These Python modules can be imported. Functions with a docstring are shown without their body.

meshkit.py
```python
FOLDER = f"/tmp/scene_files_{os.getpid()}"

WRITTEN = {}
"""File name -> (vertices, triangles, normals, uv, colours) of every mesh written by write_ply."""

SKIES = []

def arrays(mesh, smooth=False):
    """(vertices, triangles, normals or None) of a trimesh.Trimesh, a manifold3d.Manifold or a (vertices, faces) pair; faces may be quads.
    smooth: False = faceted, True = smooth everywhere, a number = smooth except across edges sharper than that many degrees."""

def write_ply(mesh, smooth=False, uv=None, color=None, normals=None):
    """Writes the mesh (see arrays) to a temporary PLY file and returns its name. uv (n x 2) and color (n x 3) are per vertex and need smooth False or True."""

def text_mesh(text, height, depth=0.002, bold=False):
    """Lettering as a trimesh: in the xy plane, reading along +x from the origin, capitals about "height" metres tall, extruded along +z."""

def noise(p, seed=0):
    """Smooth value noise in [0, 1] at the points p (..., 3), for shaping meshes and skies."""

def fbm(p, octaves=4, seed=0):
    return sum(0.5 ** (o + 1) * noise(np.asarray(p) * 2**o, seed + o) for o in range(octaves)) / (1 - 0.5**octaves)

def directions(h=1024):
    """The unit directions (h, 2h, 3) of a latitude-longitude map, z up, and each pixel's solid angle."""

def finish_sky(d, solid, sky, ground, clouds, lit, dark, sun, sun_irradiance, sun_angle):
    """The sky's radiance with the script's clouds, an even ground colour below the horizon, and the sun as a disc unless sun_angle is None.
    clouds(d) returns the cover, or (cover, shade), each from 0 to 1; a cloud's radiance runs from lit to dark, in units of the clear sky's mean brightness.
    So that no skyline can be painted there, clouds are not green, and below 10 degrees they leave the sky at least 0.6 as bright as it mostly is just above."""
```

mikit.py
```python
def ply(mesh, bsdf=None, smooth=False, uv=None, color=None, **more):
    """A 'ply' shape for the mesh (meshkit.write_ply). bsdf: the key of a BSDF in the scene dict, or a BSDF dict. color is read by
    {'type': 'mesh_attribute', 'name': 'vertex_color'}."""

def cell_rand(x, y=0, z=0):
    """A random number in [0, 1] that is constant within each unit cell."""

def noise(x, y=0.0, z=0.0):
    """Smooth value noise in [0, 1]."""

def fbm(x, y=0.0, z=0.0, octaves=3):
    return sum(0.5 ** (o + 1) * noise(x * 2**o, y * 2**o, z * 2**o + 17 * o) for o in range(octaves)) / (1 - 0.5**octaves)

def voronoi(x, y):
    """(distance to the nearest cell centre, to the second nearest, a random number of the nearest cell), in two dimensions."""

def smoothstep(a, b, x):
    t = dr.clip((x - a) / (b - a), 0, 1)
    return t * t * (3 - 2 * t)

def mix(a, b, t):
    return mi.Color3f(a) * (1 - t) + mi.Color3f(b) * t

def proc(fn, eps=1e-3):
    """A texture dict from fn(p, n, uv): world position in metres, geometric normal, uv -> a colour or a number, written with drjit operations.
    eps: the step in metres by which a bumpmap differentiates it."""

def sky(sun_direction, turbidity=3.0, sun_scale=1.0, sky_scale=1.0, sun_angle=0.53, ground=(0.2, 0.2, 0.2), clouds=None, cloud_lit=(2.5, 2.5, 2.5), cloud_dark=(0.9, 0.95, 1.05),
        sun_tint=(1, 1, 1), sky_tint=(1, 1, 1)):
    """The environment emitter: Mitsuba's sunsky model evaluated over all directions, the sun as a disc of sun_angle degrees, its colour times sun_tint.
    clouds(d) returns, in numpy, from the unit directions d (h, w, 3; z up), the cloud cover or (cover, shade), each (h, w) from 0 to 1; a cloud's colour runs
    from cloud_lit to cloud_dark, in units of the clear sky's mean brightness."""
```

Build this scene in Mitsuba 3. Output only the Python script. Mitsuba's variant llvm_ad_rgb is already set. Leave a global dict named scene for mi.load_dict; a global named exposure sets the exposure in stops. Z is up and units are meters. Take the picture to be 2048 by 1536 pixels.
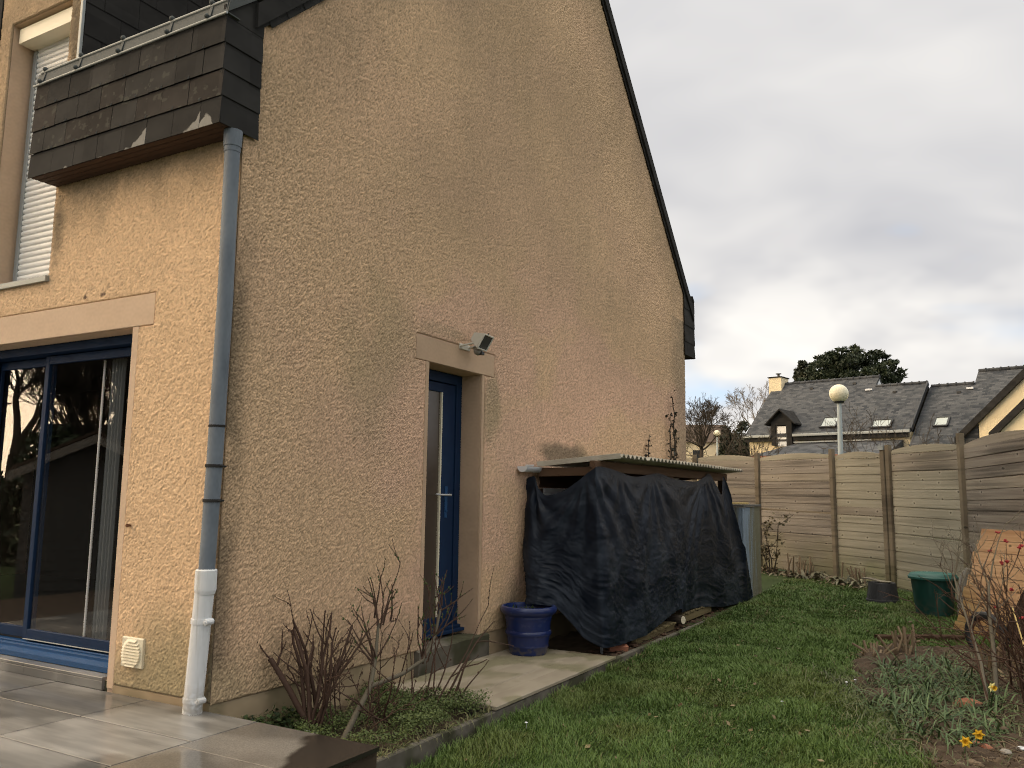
import math, random
import numpy as np, trimesh, manifold3d as m3
import mitsuba as mi, drjit as dr
import mikit, meshkit
from mikit import proc, noise, fbm, voronoi, cell_rand, smoothstep, mix

T = mi.ScalarTransform4f
scene, labels = {}, {}
# ------------------------------------------------------------------ camera, sky, exposure
CAM = np.array([4.0000, -3.5361, 1.275])
FWD = np.array([-0.48906964, 0.86227809, 0.1314815])
UPV = np.array([0.0535669, -0.12076282, 0.99123505])
scene['camera'] = {'type': 'perspective', 'fov': 63.2374, 'fov_axis': 'x', 'near_clip': 0.05, 'far_clip': 2000.0,
                   'to_world': T().look_at(origin=CAM.tolist(), target=(CAM + FWD).tolist(), up=UPV.tolist())}
exposure = 3.15
SUN = np.array([-0.78, -0.54, 0.46])

def clouds(d):
    el = np.degrees(np.arcsin(np.clip(d[..., 2], 0, 1)))
    az = np.degrees(np.arctan2(d[..., 0], d[..., 1]))          # 0 = +y, positive towards +x
    k = 1.0 / (d[..., 2] + 0.22)
    p = np.stack([d[..., 0] * k * 1.15, d[..., 1] * k * 1.15, 0.0 * k + 3.3], -1)
    warp = meshkit.fbm(p * 1.3 + 7.7, 3, 5)
    big = meshkit.fbm(p * 1.0 + warp[..., None] * 0.9, 4, 11)
    fine = meshkit.fbm(p * 3.3 + warp[..., None] * 1.2 + 2.0, 4, 23)
    mass = big * 0.78 + fine * 0.22
    low = np.clip((17 - el) / 14, 0, 1)
    zen = np.clip((el - 30) / 50, 0, 1); zen = zen * zen * (3 - 2 * zen)
    glow = np.clip((d @ (SUN / np.linalg.norm(SUN)) - 0.45) / 0.55, 0, 1)
    cum = meshkit.fbm(np.stack([az * 0.085, el * 0.17, el * 0 + 1.0], -1), 5, 41)
    puff = np.clip((cum - 0.47) * 6.0, 0, 1) * np.clip((21 - el) / 9, 0, 1)
    shade = 0.858 + 0.52 * (mass - 0.5) - 0.034 * low - 0.085 * puff
    shade = np.clip(shade - 0.70 * zen - 0.45 * glow, 0, 1)     # brightest overhead and round the veiled sun
    gap = np.clip((meshkit.fbm(p * 1.2 + 23.0 + warp[..., None], 4, 67) - 0.55) * 6.0, 0, 1)
    cover = 1 - 0.5 * gap * (1 - puff)
    return cover, shade

scene['sky'] = mikit.sky(SUN.tolist(), turbidity=4.0, sun_scale=0.24, sun_angle=58.0, clouds=clouds,
                         cloud_lit=(4.4, 4.12, 3.5), cloud_dark=(0.60, 0.625, 0.72), sun_tint=(1.0, 0.86, 0.66), sky_tint=(0.80, 0.88, 1.0),
                         ground=(0.12, 0.13, 0.09))

# ------------------------------------------------------------------ helpers
RNG = np.random.default_rng(7)
def rgb(c): return {'type': 'rgb', 'value': [float(x) for x in c]}
def mat(name, base, rough=0.7, spec=0.5, bump=None, bscale=0.002, **kw):
    b = {'type': 'principled', 'base_color': base if isinstance(base, dict) else rgb(base), 'roughness': rough, 'specular': spec, **kw}
    if bump is not None:
        b = {'type': 'bumpmap', 'arbitrary': bump, 'scale': bscale, 'bsdf': b}
    scene['mat_' + name] = {'type': 'twosided', 'bsdf': b}
    return name
VC = {'type': 'mesh_attribute', 'name': 'vertex_color'}

def num(base):
    if base not in used: used.add(base); return base
    i = 1
    i = counter.get(base, 0) + 1
    counter[base] = i
    k = f'{base}_{i:03d}'
    used.add(k)
    return k
used, counter = set(), {}
def thing(name, label, cat, group=None):
    k = num(name); labels[k] = {'label': label, 'category': cat}
    if group: labels[k]['group'] = group
    return k
def struct(name, label=None):
    k = num(name); labels[k] = {'kind': 'structure'}
    if label: labels[k]['label'] = label
    return k
def put(key, mesh, bsdf, smooth=30, color=None, **kw):
    scene[key] = mikit.ply(mesh, 'mat_' + bsdf, smooth=smooth if color is None else (True if smooth else False), color=color, **kw)
    return key
def part(parent, name, mesh, bsdf, smooth=30, color=None, kind=None, label=None):
    k = num(parent + '__' + name)
    put(k, mesh, bsdf, smooth, color)
    if kind or label:
        labels[k] = {}
        if kind: labels[k]['kind'] = kind
        if label: labels[k]['label'] = label
    return k

def cat(parts):
    vs, fs, n = [], [], 0
    for v, f in parts:
        v = np.asarray(v, float); f = np.asarray(f, int)
        if f.shape[1] == 4: f = np.vstack([f[:, [0, 1, 2]], f[:, [0, 2, 3]]])
        vs.append(v); fs.append(f + n); n += len(v)
    return np.vstack(vs), np.vstack(fs)
def mani(m):
    q = m.to_mesh(); return np.array(q.vert_properties[:, :3], float), np.array(q.tri_verts, int)
def cube(x0, x1, y0, y1, z0, z1):
    return m3.Manifold.cube([x1 - x0, y1 - y0, z1 - z0]).translate([x0, y0, z0])
def prism(poly, a, b, up=(0, 0, 1)):
    """2D profile (side, up) swept straight from a to b, capped."""
    a, b = np.asarray(a, float), np.asarray(b, float)
    w = (b - a) / np.linalg.norm(b - a); s = np.cross(w, up); s /= np.linalg.norm(s); u = np.cross(s, w)
    poly = np.asarray(poly, float); n = len(poly)
    ring = poly[:, :1] * s + poly[:, 1:] * u
    v = np.vstack([a + ring, b + ring]); i = np.arange(n); j = (i + 1) % n
    f = [np.stack([i, j, j + n], 1), np.stack([i, j + n, i + n], 1)]
    k = np.arange(1, n - 1)
    f += [np.stack([0 * k, k + 1, k], 1), np.stack([0 * k + n, k + n, k + 1 + n], 1)]
    return v, np.vstack(f)
def cham(w, h, c):
    return [(-w / 2 + c, -h / 2), (w / 2 - c, -h / 2), (w / 2, -h / 2 + c), (w / 2, h / 2 - c), (w / 2 - c, h / 2), (-w / 2 + c, h / 2), (-w / 2, h / 2 - c), (-w / 2, -h / 2 + c)]
def bar(a, b, w, h, c=0.004, up=(0, 0, 1)): return prism(cham(w, h, c), a, b, up)
def box(x0, x1, y0, y1, z0, z1, c=0.003):
    """axis-aligned box with chamfered long edges"""
    d = [x1 - x0, y1 - y0, z1 - z0]; k = int(np.argmax(d))
    m = [(x0 + x1) / 2, (y0 + y1) / 2, (z0 + z1) / 2]
    a, b = list(m), list(m); a[k] = [x0, y0, z0][k]; b[k] = [x1, y1, z1][k]
    c = min(c, 0.3 * min(d))
    if k == 0: return prism(cham(d[1], d[2], c), a, b)
    if k == 1: return prism(cham(d[0], d[2], c), a, b)
    return prism(cham(d[0], d[1], c), a, b, up=(0, 1, 0))
def tube(pts, rad, sides=6, cap=True):
    p = np.asarray(pts, float); r = np.broadcast_to(np.asarray(rad, float), (len(p),))
    t = np.gradient(p, axis=0); t /= np.linalg.norm(t, axis=1, keepdims=True) + 1e-12
    ref = np.array([0, 0, 1.0]) if abs(t[0, 2]) < 0.9 else np.array([1.0, 0, 0])
    a = np.cross(t, ref); a /= np.linalg.norm(a, axis=1, keepdims=True) + 1e-12
    b = np.cross(t, a); ang = np.arange(sides) * 2 * np.pi / sides
    v = (p[:, None] + r[:, None, None] * (np.cos(ang)[None, :, None] * a[:, None] + np.sin(ang)[None, :, None] * b[:, None])).reshape(-1, 3)
    i, j = np.meshgrid(np.arange(len(p) - 1), np.arange(sides), indexing='ij')
    q = np.stack([i * sides + j, i * sides + (j + 1) % sides, (i + 1) * sides + (j + 1) % sides, (i + 1) * sides + j], -1).reshape(-1, 4)
    f = np.vstack([q[:, [0, 1, 2]], q[:, [0, 2, 3]]])
    if cap:
        n = len(v); v = np.vstack([v, p[:1], p[-1:]]); s = np.arange(sides); e = (s + 1) % sides; o = (len(p) - 1) * sides
        f = np.vstack([f, np.stack([s * 0 + n, e, s], 1), np.stack([s * 0 + n + 1, o + s, o + e], 1)])
    return v, f
def lathe(prof, seg=32, at=(0, 0, 0)):
    prof = np.asarray(prof, float); ang = np.arange(seg) * 2 * np.pi / seg
    v = np.stack([prof[:, 0, None] * np.cos(ang), prof[:, 0, None] * np.sin(ang), np.repeat(prof[:, 1, None], seg, 1)], -1).reshape(-1, 3) + np.asarray(at)
    i, j = np.meshgrid(np.arange(len(prof) - 1), np.arange(seg), indexing='ij')
    q = np.stack([i * seg + j, i * seg + (j + 1) % seg, (i + 1) * seg + (j + 1) % seg, (i + 1) * seg + j], -1).reshape(-1, 4)
    return v, np.vstack([q[:, [0, 1, 2]], q[:, [0, 2, 3]]])
def ball(c, r, sub=2, sq=(1, 1, 1)):
    m = trimesh.creation.icosphere(sub, 1.0); return np.array(m.vertices) * r * np.asarray(sq) + np.asarray(c), np.array(m.faces)
def sheet(P):
    """(n, m, 3) grid of points -> mesh"""
    n, m = P.shape[:2]; i, j = np.meshgrid(np.arange(n - 1), np.arange(m - 1), indexing='ij')
    q = np.stack([i * m + j, (i + 1) * m + j, (i + 1) * m + j + 1, i * m + j + 1], -1).reshape(-1, 4)
    return P.reshape(-1, 3), np.vstack([q[:, [0, 1, 2]], q[:, [0, 2, 3]]])
def slab(poly, z0, z1):
    """horizontal polygon extruded"""
    m = m3.CrossSection([np.asarray(poly, float)]).extrude(z1 - z0).translate([0, 0, z0]); return mani(m)
def ico_rock(c, r, seed, sub=2, rough=0.35):
    v, f = ball((0, 0, 0), 1, sub); v = v * (1 + rough * (meshkit.fbm(v * 1.6 + seed * 3.1, 3, seed)[:, None] - 0.5) * 2)
    return v * np.asarray(r) + np.asarray(c), f
def ss(a, b, x):
    t = np.clip((x - a) / (b - a), 0, 1); return t * t * (3 - 2 * t)
def lerpc(a, b, t): return np.asarray(a) * (1 - t[..., None]) + np.asarray(b) * t[..., None]
def lawn_z(x, y):
    x, y = np.asarray(x, float), np.asarray(y, float)
    z = -0.33 + 0.019 * np.clip(y, 0, 12.5)
    z = z + 0.046 * np.clip(y - 12.5, 0, 60)
    return z

# ------------------------------------------------------------------ materials
def wood(name, a, b, dark=0.5, knots=0.5, rough=0.85, seed=0.0, zf=55.0):
    def fn(p, n, uv):
        s = p.x * 0.8 - p.y * 0.6
        g = fbm(s * 0.9 + seed, p.z * zf, seed, octaves=3)
        big = fbm(s * 0.9 + seed * 3.0, p.z * 2.1, seed, octaves=2)
        kd, k2, kr = voronoi(s * 4.6 + seed, p.z * 6.85)
        knot = 1 - smoothstep(0.05, 0.13, kd)
        halo = 1 - smoothstep(0.1, 0.35, kd)
        on = mi.Float(dr.select(kr > 1 - knots * 0.5, 1.0, 0.0))
        stain = smoothstep(0.46, 0.72, fbm(s * 0.6 + 9 + seed, p.z * 19.0, seed + 2.0, octaves=4) * 0.65 + fbm(s * 0.9 + seed, p.z * 1.6, seed + 5.0, octaves=2) * 0.35)
        c = mix(a, b, dr.clip(g * 0.9 + big * 0.7 - 0.3, 0, 1))
        c = c * (1 - dark * stain) * (1 + 0.18 * on * halo) 
        al = smoothstep(0.55, -0.15, p.z + 0.9 * (fbm(s * 2.0, p.z * 2.0, 3.0 + seed, octaves=2) - 0.5))
        c = mix(c, c * mi.Color3f(0.66, 0.74, 0.50), al * 0.7)
        return c * (1 - 0.72 * knot * on)
    return mat(name, proc(fn), rough, 0.25)
wood('fence_wood', (0.225, 0.19, 0.148), (0.385, 0.335, 0.272), 0.40, 0.45, seed=0.0)
wood('fence_wood_green', (0.285, 0.255, 0.19), (0.44, 0.40, 0.315), 0.28, 0.5, seed=5.0)
wood('fence_wood_grey', (0.16, 0.132, 0.108), (0.375, 0.33, 0.28), 0.5, 0.4, seed=11.0)
wood('post_wood', (0.135, 0.107, 0.075), (0.27, 0.22, 0.155), 0.35, 0.1, seed=17.0, zf=2.0)
wood('orange_wood', (0.32, 0.165, 0.08), (0.58, 0.38, 0.22), 0.36, 0.8, seed=23.0)
mat('dark_timber', (0.075, 0.042, 0.026), 0.8, 0.3)
mat('blue_paint', proc(lambda p, n, uv: mix((0.0028, 0.014, 0.046), (0.006, 0.026, 0.070), fbm(p.x * 7 + p.z * 3, p.y * 7, p.z * 2.2, octaves=3))), 0.6, 0.22)
mat('blue_paint_pale', (0.012, 0.058, 0.155), 0.6, 0.3)
mat('white_plastic', (0.72, 0.72, 0.70), 0.4, 0.5)
mat('pvc_grey_white', (0.60, 0.62, 0.64), 0.38, 0.5)
def pvc_fn(p, n, uv):
    g = fbm(p.x * 22, p.y * 22, p.z * 22, octaves=3); st = fbm(p.x * 40, p.y * 40, p.z * 1.5, octaves=3)
    splash = smoothstep(0.22, 0.0, p.z + 0.25 * (g - 0.5)) * smoothstep(0.35, 0.6, g)
    c = mix((0.60, 0.615, 0.63), (0.44, 0.44, 0.42), smoothstep(0.5, 0.75, st) * 0.7)
    return mix(c, (0.22, 0.19, 0.14), splash * 0.7)
mat('pvc_pipe', proc(pvc_fn), 0.4, 0.45)
mat('cream_plastic', (0.66, 0.61, 0.47), 0.4, 0.5)
mat('floodlight_white', (0.55, 0.53, 0.46), 0.5, 0.4)
mat('black_plastic', (0.02, 0.021, 0.023), 0.5, 0.4)
mat('dark_glass', (0.03, 0.035, 0.04), 0.12, 0.6)
mat('soffit_wood', (0.062, 0.036, 0.025), 0.75, 0.25)
mat('soil', (0.055, 0.04, 0.028), 0.95, 0.2)
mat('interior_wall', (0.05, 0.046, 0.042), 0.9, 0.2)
mat('curtain', (0.13, 0.14, 0.14), 0.9, 0.2)
mat('rust', (0.12, 0.055, 0.03), 0.8, 0.3)
mat('terracotta', (0.28, 0.12, 0.075), 0.85, 0.2)
mat('alu', (0.55, 0.55, 0.54), 0.35, 0.5, metallic=0.6)
scene['mat_pane'] = {'type': 'thindielectric', 'int_ior': 1.6}
def zinc_fn(p, n, uv):
    g = fbm(p.x * 9 + p.y * 7, p.z * 3.0, p.y * 5.0, octaves=3)
    f = noise(p.x * 90, p.y * 90, p.z * 45)
    return mix((0.088, 0.108, 0.135), (0.16, 0.185, 0.215), dr.clip(g * 1.3 - 0.2 + (f - 0.5) * 0.22, 0, 1))
mat('zinc', proc(zinc_fn), 0.6, 0.4)
mat('zinc_dark', (0.075, 0.083, 0.083), 0.75, 0.3)
mat('zinc_bright', (0.30, 0.32, 0.32), 0.5, 0.4, metallic=0.3)
def slate_fn(p, n, uv):
    g = fbm(p.x * 5 + 3, p.y * 5, p.z * 7, octaves=3)
    t = cell_rand(p.x / 0.222 + 40, p.y / 0.3 + 9, p.z / 0.175 + 3)
    c = mix((0.019, 0.0185, 0.0185), (0.037, 0.0355, 0.034), g)
    return c * (0.82 + 0.36 * t)
mat('slate', proc(slate_fn), 0.85, 0.12)
def slate_tone(name, t, tint):
    def fn(p, n, uv):
        lich = smoothstep(0.63, 0.72, fbm(p.x * 23 + t * 9, p.y * 23, p.z * 23, octaves=3))
        return mix(slate_fn(p, n, uv) * mi.Color3f([t * q for q in tint]), (0.085, 0.085, 0.07), lich * 0.45)
    mat(name, proc(fn), 0.85, 0.12)
slate_tone('slate_pale', 1.35, (1.0, 0.99, 0.97)); slate_tone('slate_warm', 1.1, (1.08, 0.98, 0.92))
def slate_worn_fn(p, n, uv):
    # bare grey-white patches with their own torn outlines on the lowest tiles
    edge = fbm(p.x * 21 + 4, p.z * 21, 0.0, octaves=3)
    a = p.z - 3.515
    m1 = smoothstep(0.0, 0.012, 0.055 + 0.05 * edge - dr.square((p.x + 0.095) / 0.075) * 0.07 - a) * dr.select(p.x > -0.15, 1.0, 0.0)
    m2 = smoothstep(0.0, 0.015, 0.115 * dr.square(dr.clip(1 - (-0.668 - p.x) / 0.25, 0, 1)) + 0.05 * (edge - 0.5) - a) * dr.select(p.x < -0.668, 1.0, 0.0)
    m3_ = smoothstep(0.0, 0.015, 0.125 * dr.square(dr.clip(1 - (-0.153 - p.x) / 0.19, 0, 1)) + 0.05 * (edge - 0.5) - 0.008 - a) * dr.select(p.x < -0.153, 1.0, 0.0)
    m = dr.clip(m1 + m2 + m3_, 0, 1)
    return mix(slate_fn(p, n, uv), (0.26, 0.25, 0.23), m * 0.85)
mat('slate_worn', proc(slate_worn_fn), 0.85, 0.12)
def far_slate_fn(p, n, uv):
    row = dr.floor(p.z / 0.085)
    along = p.x * 0.978 - p.y * 0.208
    t = cell_rand(along / 0.24 + row * 0.5 + 100, row + 50, 1.0)
    big = fbm(p.x * 0.5, p.y * 0.5, p.z * 0.6, octaves=3)
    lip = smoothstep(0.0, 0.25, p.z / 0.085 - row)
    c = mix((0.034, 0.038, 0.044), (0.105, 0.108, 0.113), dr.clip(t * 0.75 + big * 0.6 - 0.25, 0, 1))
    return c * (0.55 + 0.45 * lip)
mat('far_slate', proc(far_slate_fn), 0.8, 0.15)
def tile_fn(p, n, uv):
    cx = dr.floor((p.x + 0.53) / 0.925); cy = dr.floor(p.y / 0.455)
    o = cell_rand(cx + 20, cy + 20, 2.0) * 13
    vein = fbm(p.x * 2.2 + o, p.y * 17 + o, o, octaves=4)
    cloud = fbm(p.x * 3.1 + o, p.y * 3.1, o + 3, octaves=3)
    c = mix((0.112, 0.110, 0.106), (0.25, 0.244, 0.232), dr.clip(vein * 1.1 + cloud * 0.7 - 0.4, 0, 1))
    c = c * (0.9 + 0.2 * cell_rand(cx + 3, cy + 31, 5.0))
    old = dr.select(p.x > 0.405, 1.0, 0.0)
    speck = noise(p.x * 160, p.y * 160, 0.0)
    c = mix(c, mi.Color3f(0.135, 0.125, 0.112) * (0.8 + 0.35 * speck + 0.2 * cloud), old)
    wob = fbm(p.x * 6, p.y * 6, 1.0, octaves=3) - 0.5
    wet_mirror = smoothstep(0.0, 0.06, p.x - 0.80 + p.y * 0.42 + wob * 0.16) * old  # wet corner tile; its dark reflection is painted into the colour too
    c = mix(c, (0.013, 0.011, 0.010), wet_mirror * 0.97)
    damp = smoothstep(0.45, 0.62, fbm(p.x * 1.7 + 5, p.y * 2.2, 8.0, octaves=3))
    return c * (1 - 0.32 * damp * (1 - wet_mirror))
def tile_rough(p, n, uv):
    damp = smoothstep(0.40, 0.62, fbm(p.x * 1.7 + 5, p.y * 2.2, 8.0, octaves=3))
    g = fbm(p.x * 9, p.y * 21, 4.0, octaves=2)
    return 0.30 - 0.18 * damp + 0.1 * (g - 0.5)
mat('terrace_tile', proc(tile_fn), proc(tile_rough), 0.42)
def path_fn(p, n, uv):
    o = cell_rand(dr.floor(p.x / 0.41) + 9, dr.floor(p.y / 0.6) + 9, 2.0) * 9
    vein = fbm(p.x * 9 + o, p.y * 3.0 + o, o, octaves=4)
    moss = smoothstep(0.5, 0.72, fbm(p.x * 4 + 3, p.y * 3.3, 2.0, octaves=3) + 0.14 * smoothstep(2.6, 3.6, p.y))
    c = mix((0.20, 0.168, 0.125), (0.345, 0.30, 0.232), vein)
    return mix(c, (0.13, 0.125, 0.06), moss * 0.6)
mat('path_tile', proc(path_fn), 0.6, 0.4)
def conc_fn(p, n, uv):
    g = fbm(p.x * 7, p.y * 7, p.z * 9, octaves=4)
    moss = smoothstep(0.45, 0.7, fbm(p.x * 5 + 8, p.y * 5, p.z * 5, octaves=3))
    c = mix((0.085, 0.077, 0.062), (0.20, 0.182, 0.15), g)
    return mix(c, (0.045, 0.048, 0.022), moss * 0.8) * 0.8
mat('concrete', proc(conc_fn), 0.9, 0.2)
def plinth_fn(p, n, uv):
    g = fbm(p.x * 5, p.y * 5, p.z * 8, octaves=4)
    m = smoothstep(0.42, 0.7, fbm(p.x * 3 + 8, p.y * 3, p.z * 2, octaves=3))
    c = mix((0.25, 0.185, 0.115), (0.40, 0.315, 0.205), g)
    return mix(c, (0.17, 0.145, 0.085), m * 0.7)
mat('plinth', proc(plinth_fn), 0.9, 0.2)
def plaster_fn(p, n, uv):
    g = fbm(p.x * 3.5, p.y * 3.5, p.z * 3.5, octaves=3); f = noise(p.x * 60, p.y * 60, p.z * 60)
    return mix((0.50, 0.37, 0.262), (0.57, 0.43, 0.312), g) * (0.95 + 0.1 * f)
mat('smooth_plaster', proc(plaster_fn), 0.85, 0.25)
mat('gable_plaster', proc(lambda p, n, uv: plaster_fn(p, n, uv) * mi.Color3f(0.84, 0.80, 0.76) * (0.84 + 0.32 * fbm(p.y * 2.1, p.z * 2.1, 7.0, octaves=3))), 0.88, 0.2)
def grit(p, n, uv): return fbm(p.x * 115 + p.z * 41, p.y * 115 - p.z * 37, p.z * 110 + p.y * 39 + p.x * 33, octaves=2)
mat('render_coat', VC, 0.92, 0.15, bump=proc(grit, 2e-3), bscale=0.008)
mat('leaf_vc', VC, 0.6, 0.35)
mat('matte_vc', VC, 0.9, 0.2)
def tarp_rough(p, n, uv): return 0.33 + 0.22 * fbm(p.x * 6, p.y * 6, p.z * 6, octaves=2)
def tarp_fn(p, n, uv):
    g = fbm(p.x * 4, p.y * 4, p.z * 3, octaves=4); f = fbm(p.x * 31, p.y * 31, p.z * 31, octaves=2)
    dust = smoothstep(0.50, 0.72, g + 0.16 * smoothstep(0.6, -0.1, p.z)) * (0.5 + 0.8 * f)
    return mix((0.0038, 0.0078, 0.0160), (0.020, 0.027, 0.040), dust)
mat('tarp_film', proc(tarp_fn), 0.48, 0.20)
def corr_fn(p, n, uv):
    g = fbm(p.x * 3, p.y * 4, 1.0, octaves=4)
    return mix((0.30, 0.27, 0.21), (0.52, 0.48, 0.40), g)
mat('fibre_cement', proc(corr_fn), 0.85, 0.25)
def shed_fn(p, n, uv):
    g = fbm(p.x * 30, p.y * 30, p.z * 1.6, octaves=3)
    b = fbm(p.x * 4, p.y * 4, p.z * 1.0, octaves=3)
    worn = smoothstep(0.40, 0.58, g * 0.55 + b * 0.25 + 0.26 * smoothstep(8.7, 9.4, p.y))
    return mix((0.19, 0.245, 0.31), (0.15, 0.145, 0.10), worn)
mat('shed_paint', proc(shed_fn), 0.75, 0.3)
def pot_fn(p, n, uv):
    h = p.z + 0.164; g = fbm(p.x * 19, p.y * 19, p.z * 19, octaves=3); f = fbm(p.x * 5, p.y * 5, p.z * 2.0, octaves=3)
    mud = smoothstep(0.16, 0.0, h + 0.12 * (g - 0.5)) * smoothstep(0.4, 0.6, g)
    dust = smoothstep(0.5, 0.75, f) * 0.35 + 0.25 * smoothstep(0.62, 0.7, g)
    return mix(mix((0.011, 0.022, 0.095), (0.06, 0.075, 0.15), dust), (0.10, 0.085, 0.06), mud * 0.7)
mat('pot_glaze', proc(pot_fn), 0.25, 0.55)
def tub_fn(p, n, uv):
    g = fbm(p.x * 15, p.y * 15, p.z * 15, octaves=3); f = fbm(p.x * 9, p.y * 9, p.z * 1.6, octaves=3)
    mud = smoothstep(0.10, -0.15, p.z + 0.15 * (g - 0.5)) * smoothstep(0.4, 0.6, g)
    return mix(mix((0.007, 0.046, 0.038), (0.03, 0.085, 0.07), smoothstep(0.45, 0.75, f)), (0.08, 0.07, 0.045), mud * 0.6)
mat('green_plastic', proc(tub_fn), 0.5, 0.4)
mat('bucket_plastic', (0.03, 0.03, 0.033), 0.6, 0.4)
mat('cream_wall', (0.74, 0.63, 0.43), 0.9, 0.2)
mat('bark', (0.062, 0.05, 0.038), 0.9, 0.2)
mat('bark_red', (0.070, 0.040, 0.028), 0.8, 0.3)
mat('bark_grey', (0.17, 0.15, 0.115), 0.85, 0.3)
mat('lamp_globe', (0.72, 0.67, 0.50), 0.3, 0.5)
mat('lamp_pole', (0.36, 0.41, 0.43), 0.5, 0.5)
mat('stone_grey', (0.24, 0.225, 0.20), 0.85, 0.3)
mat('brown_roof', (0.085, 0.062, 0.048), 0.85, 0.2)
mat('grey_shed', (0.10, 0.10, 0.095), 0.8, 0.3)
# ------------------------------------------------------------------ ground
gx = np.unique(np.concatenate([np.linspace(-300, -20, 15), np.linspace(-20, -2, 10), np.linspace(-2, 7, 61), np.linspace(7, 20, 8), np.linspace(20, 300, 15)]))
gy = np.unique(np.concatenate([np.linspace(-200, -20, 10), np.linspace(-20, -3, 8), np.linspace(-3, 14, 115), np.linspace(14, 80, 14), np.linspace(80, 400, 14)]))
GX, GY = np.meshgrid(gx, gy, indexing='ij')
GZ = lawn_z(GX, GY) + 0.03 * (meshkit.fbm(np.stack([GX * 1.3, GY * 1.3, 0 * GX], -1), 3, 3) - 0.5) * ((GX > 1.2) | (GY > 0))
gv, gf = sheet(np.stack([GX, GY, GZ], -1))
gn = meshkit.fbm(gv * 2.5, 4, 9)
gcol = lerpc((0.020, 0.032, 0.010), (0.045, 0.060, 0.020), gn)
k = struct('lawn_ground'); put(k, (gv, gf), 'matte_vc', True, gcol)

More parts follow.
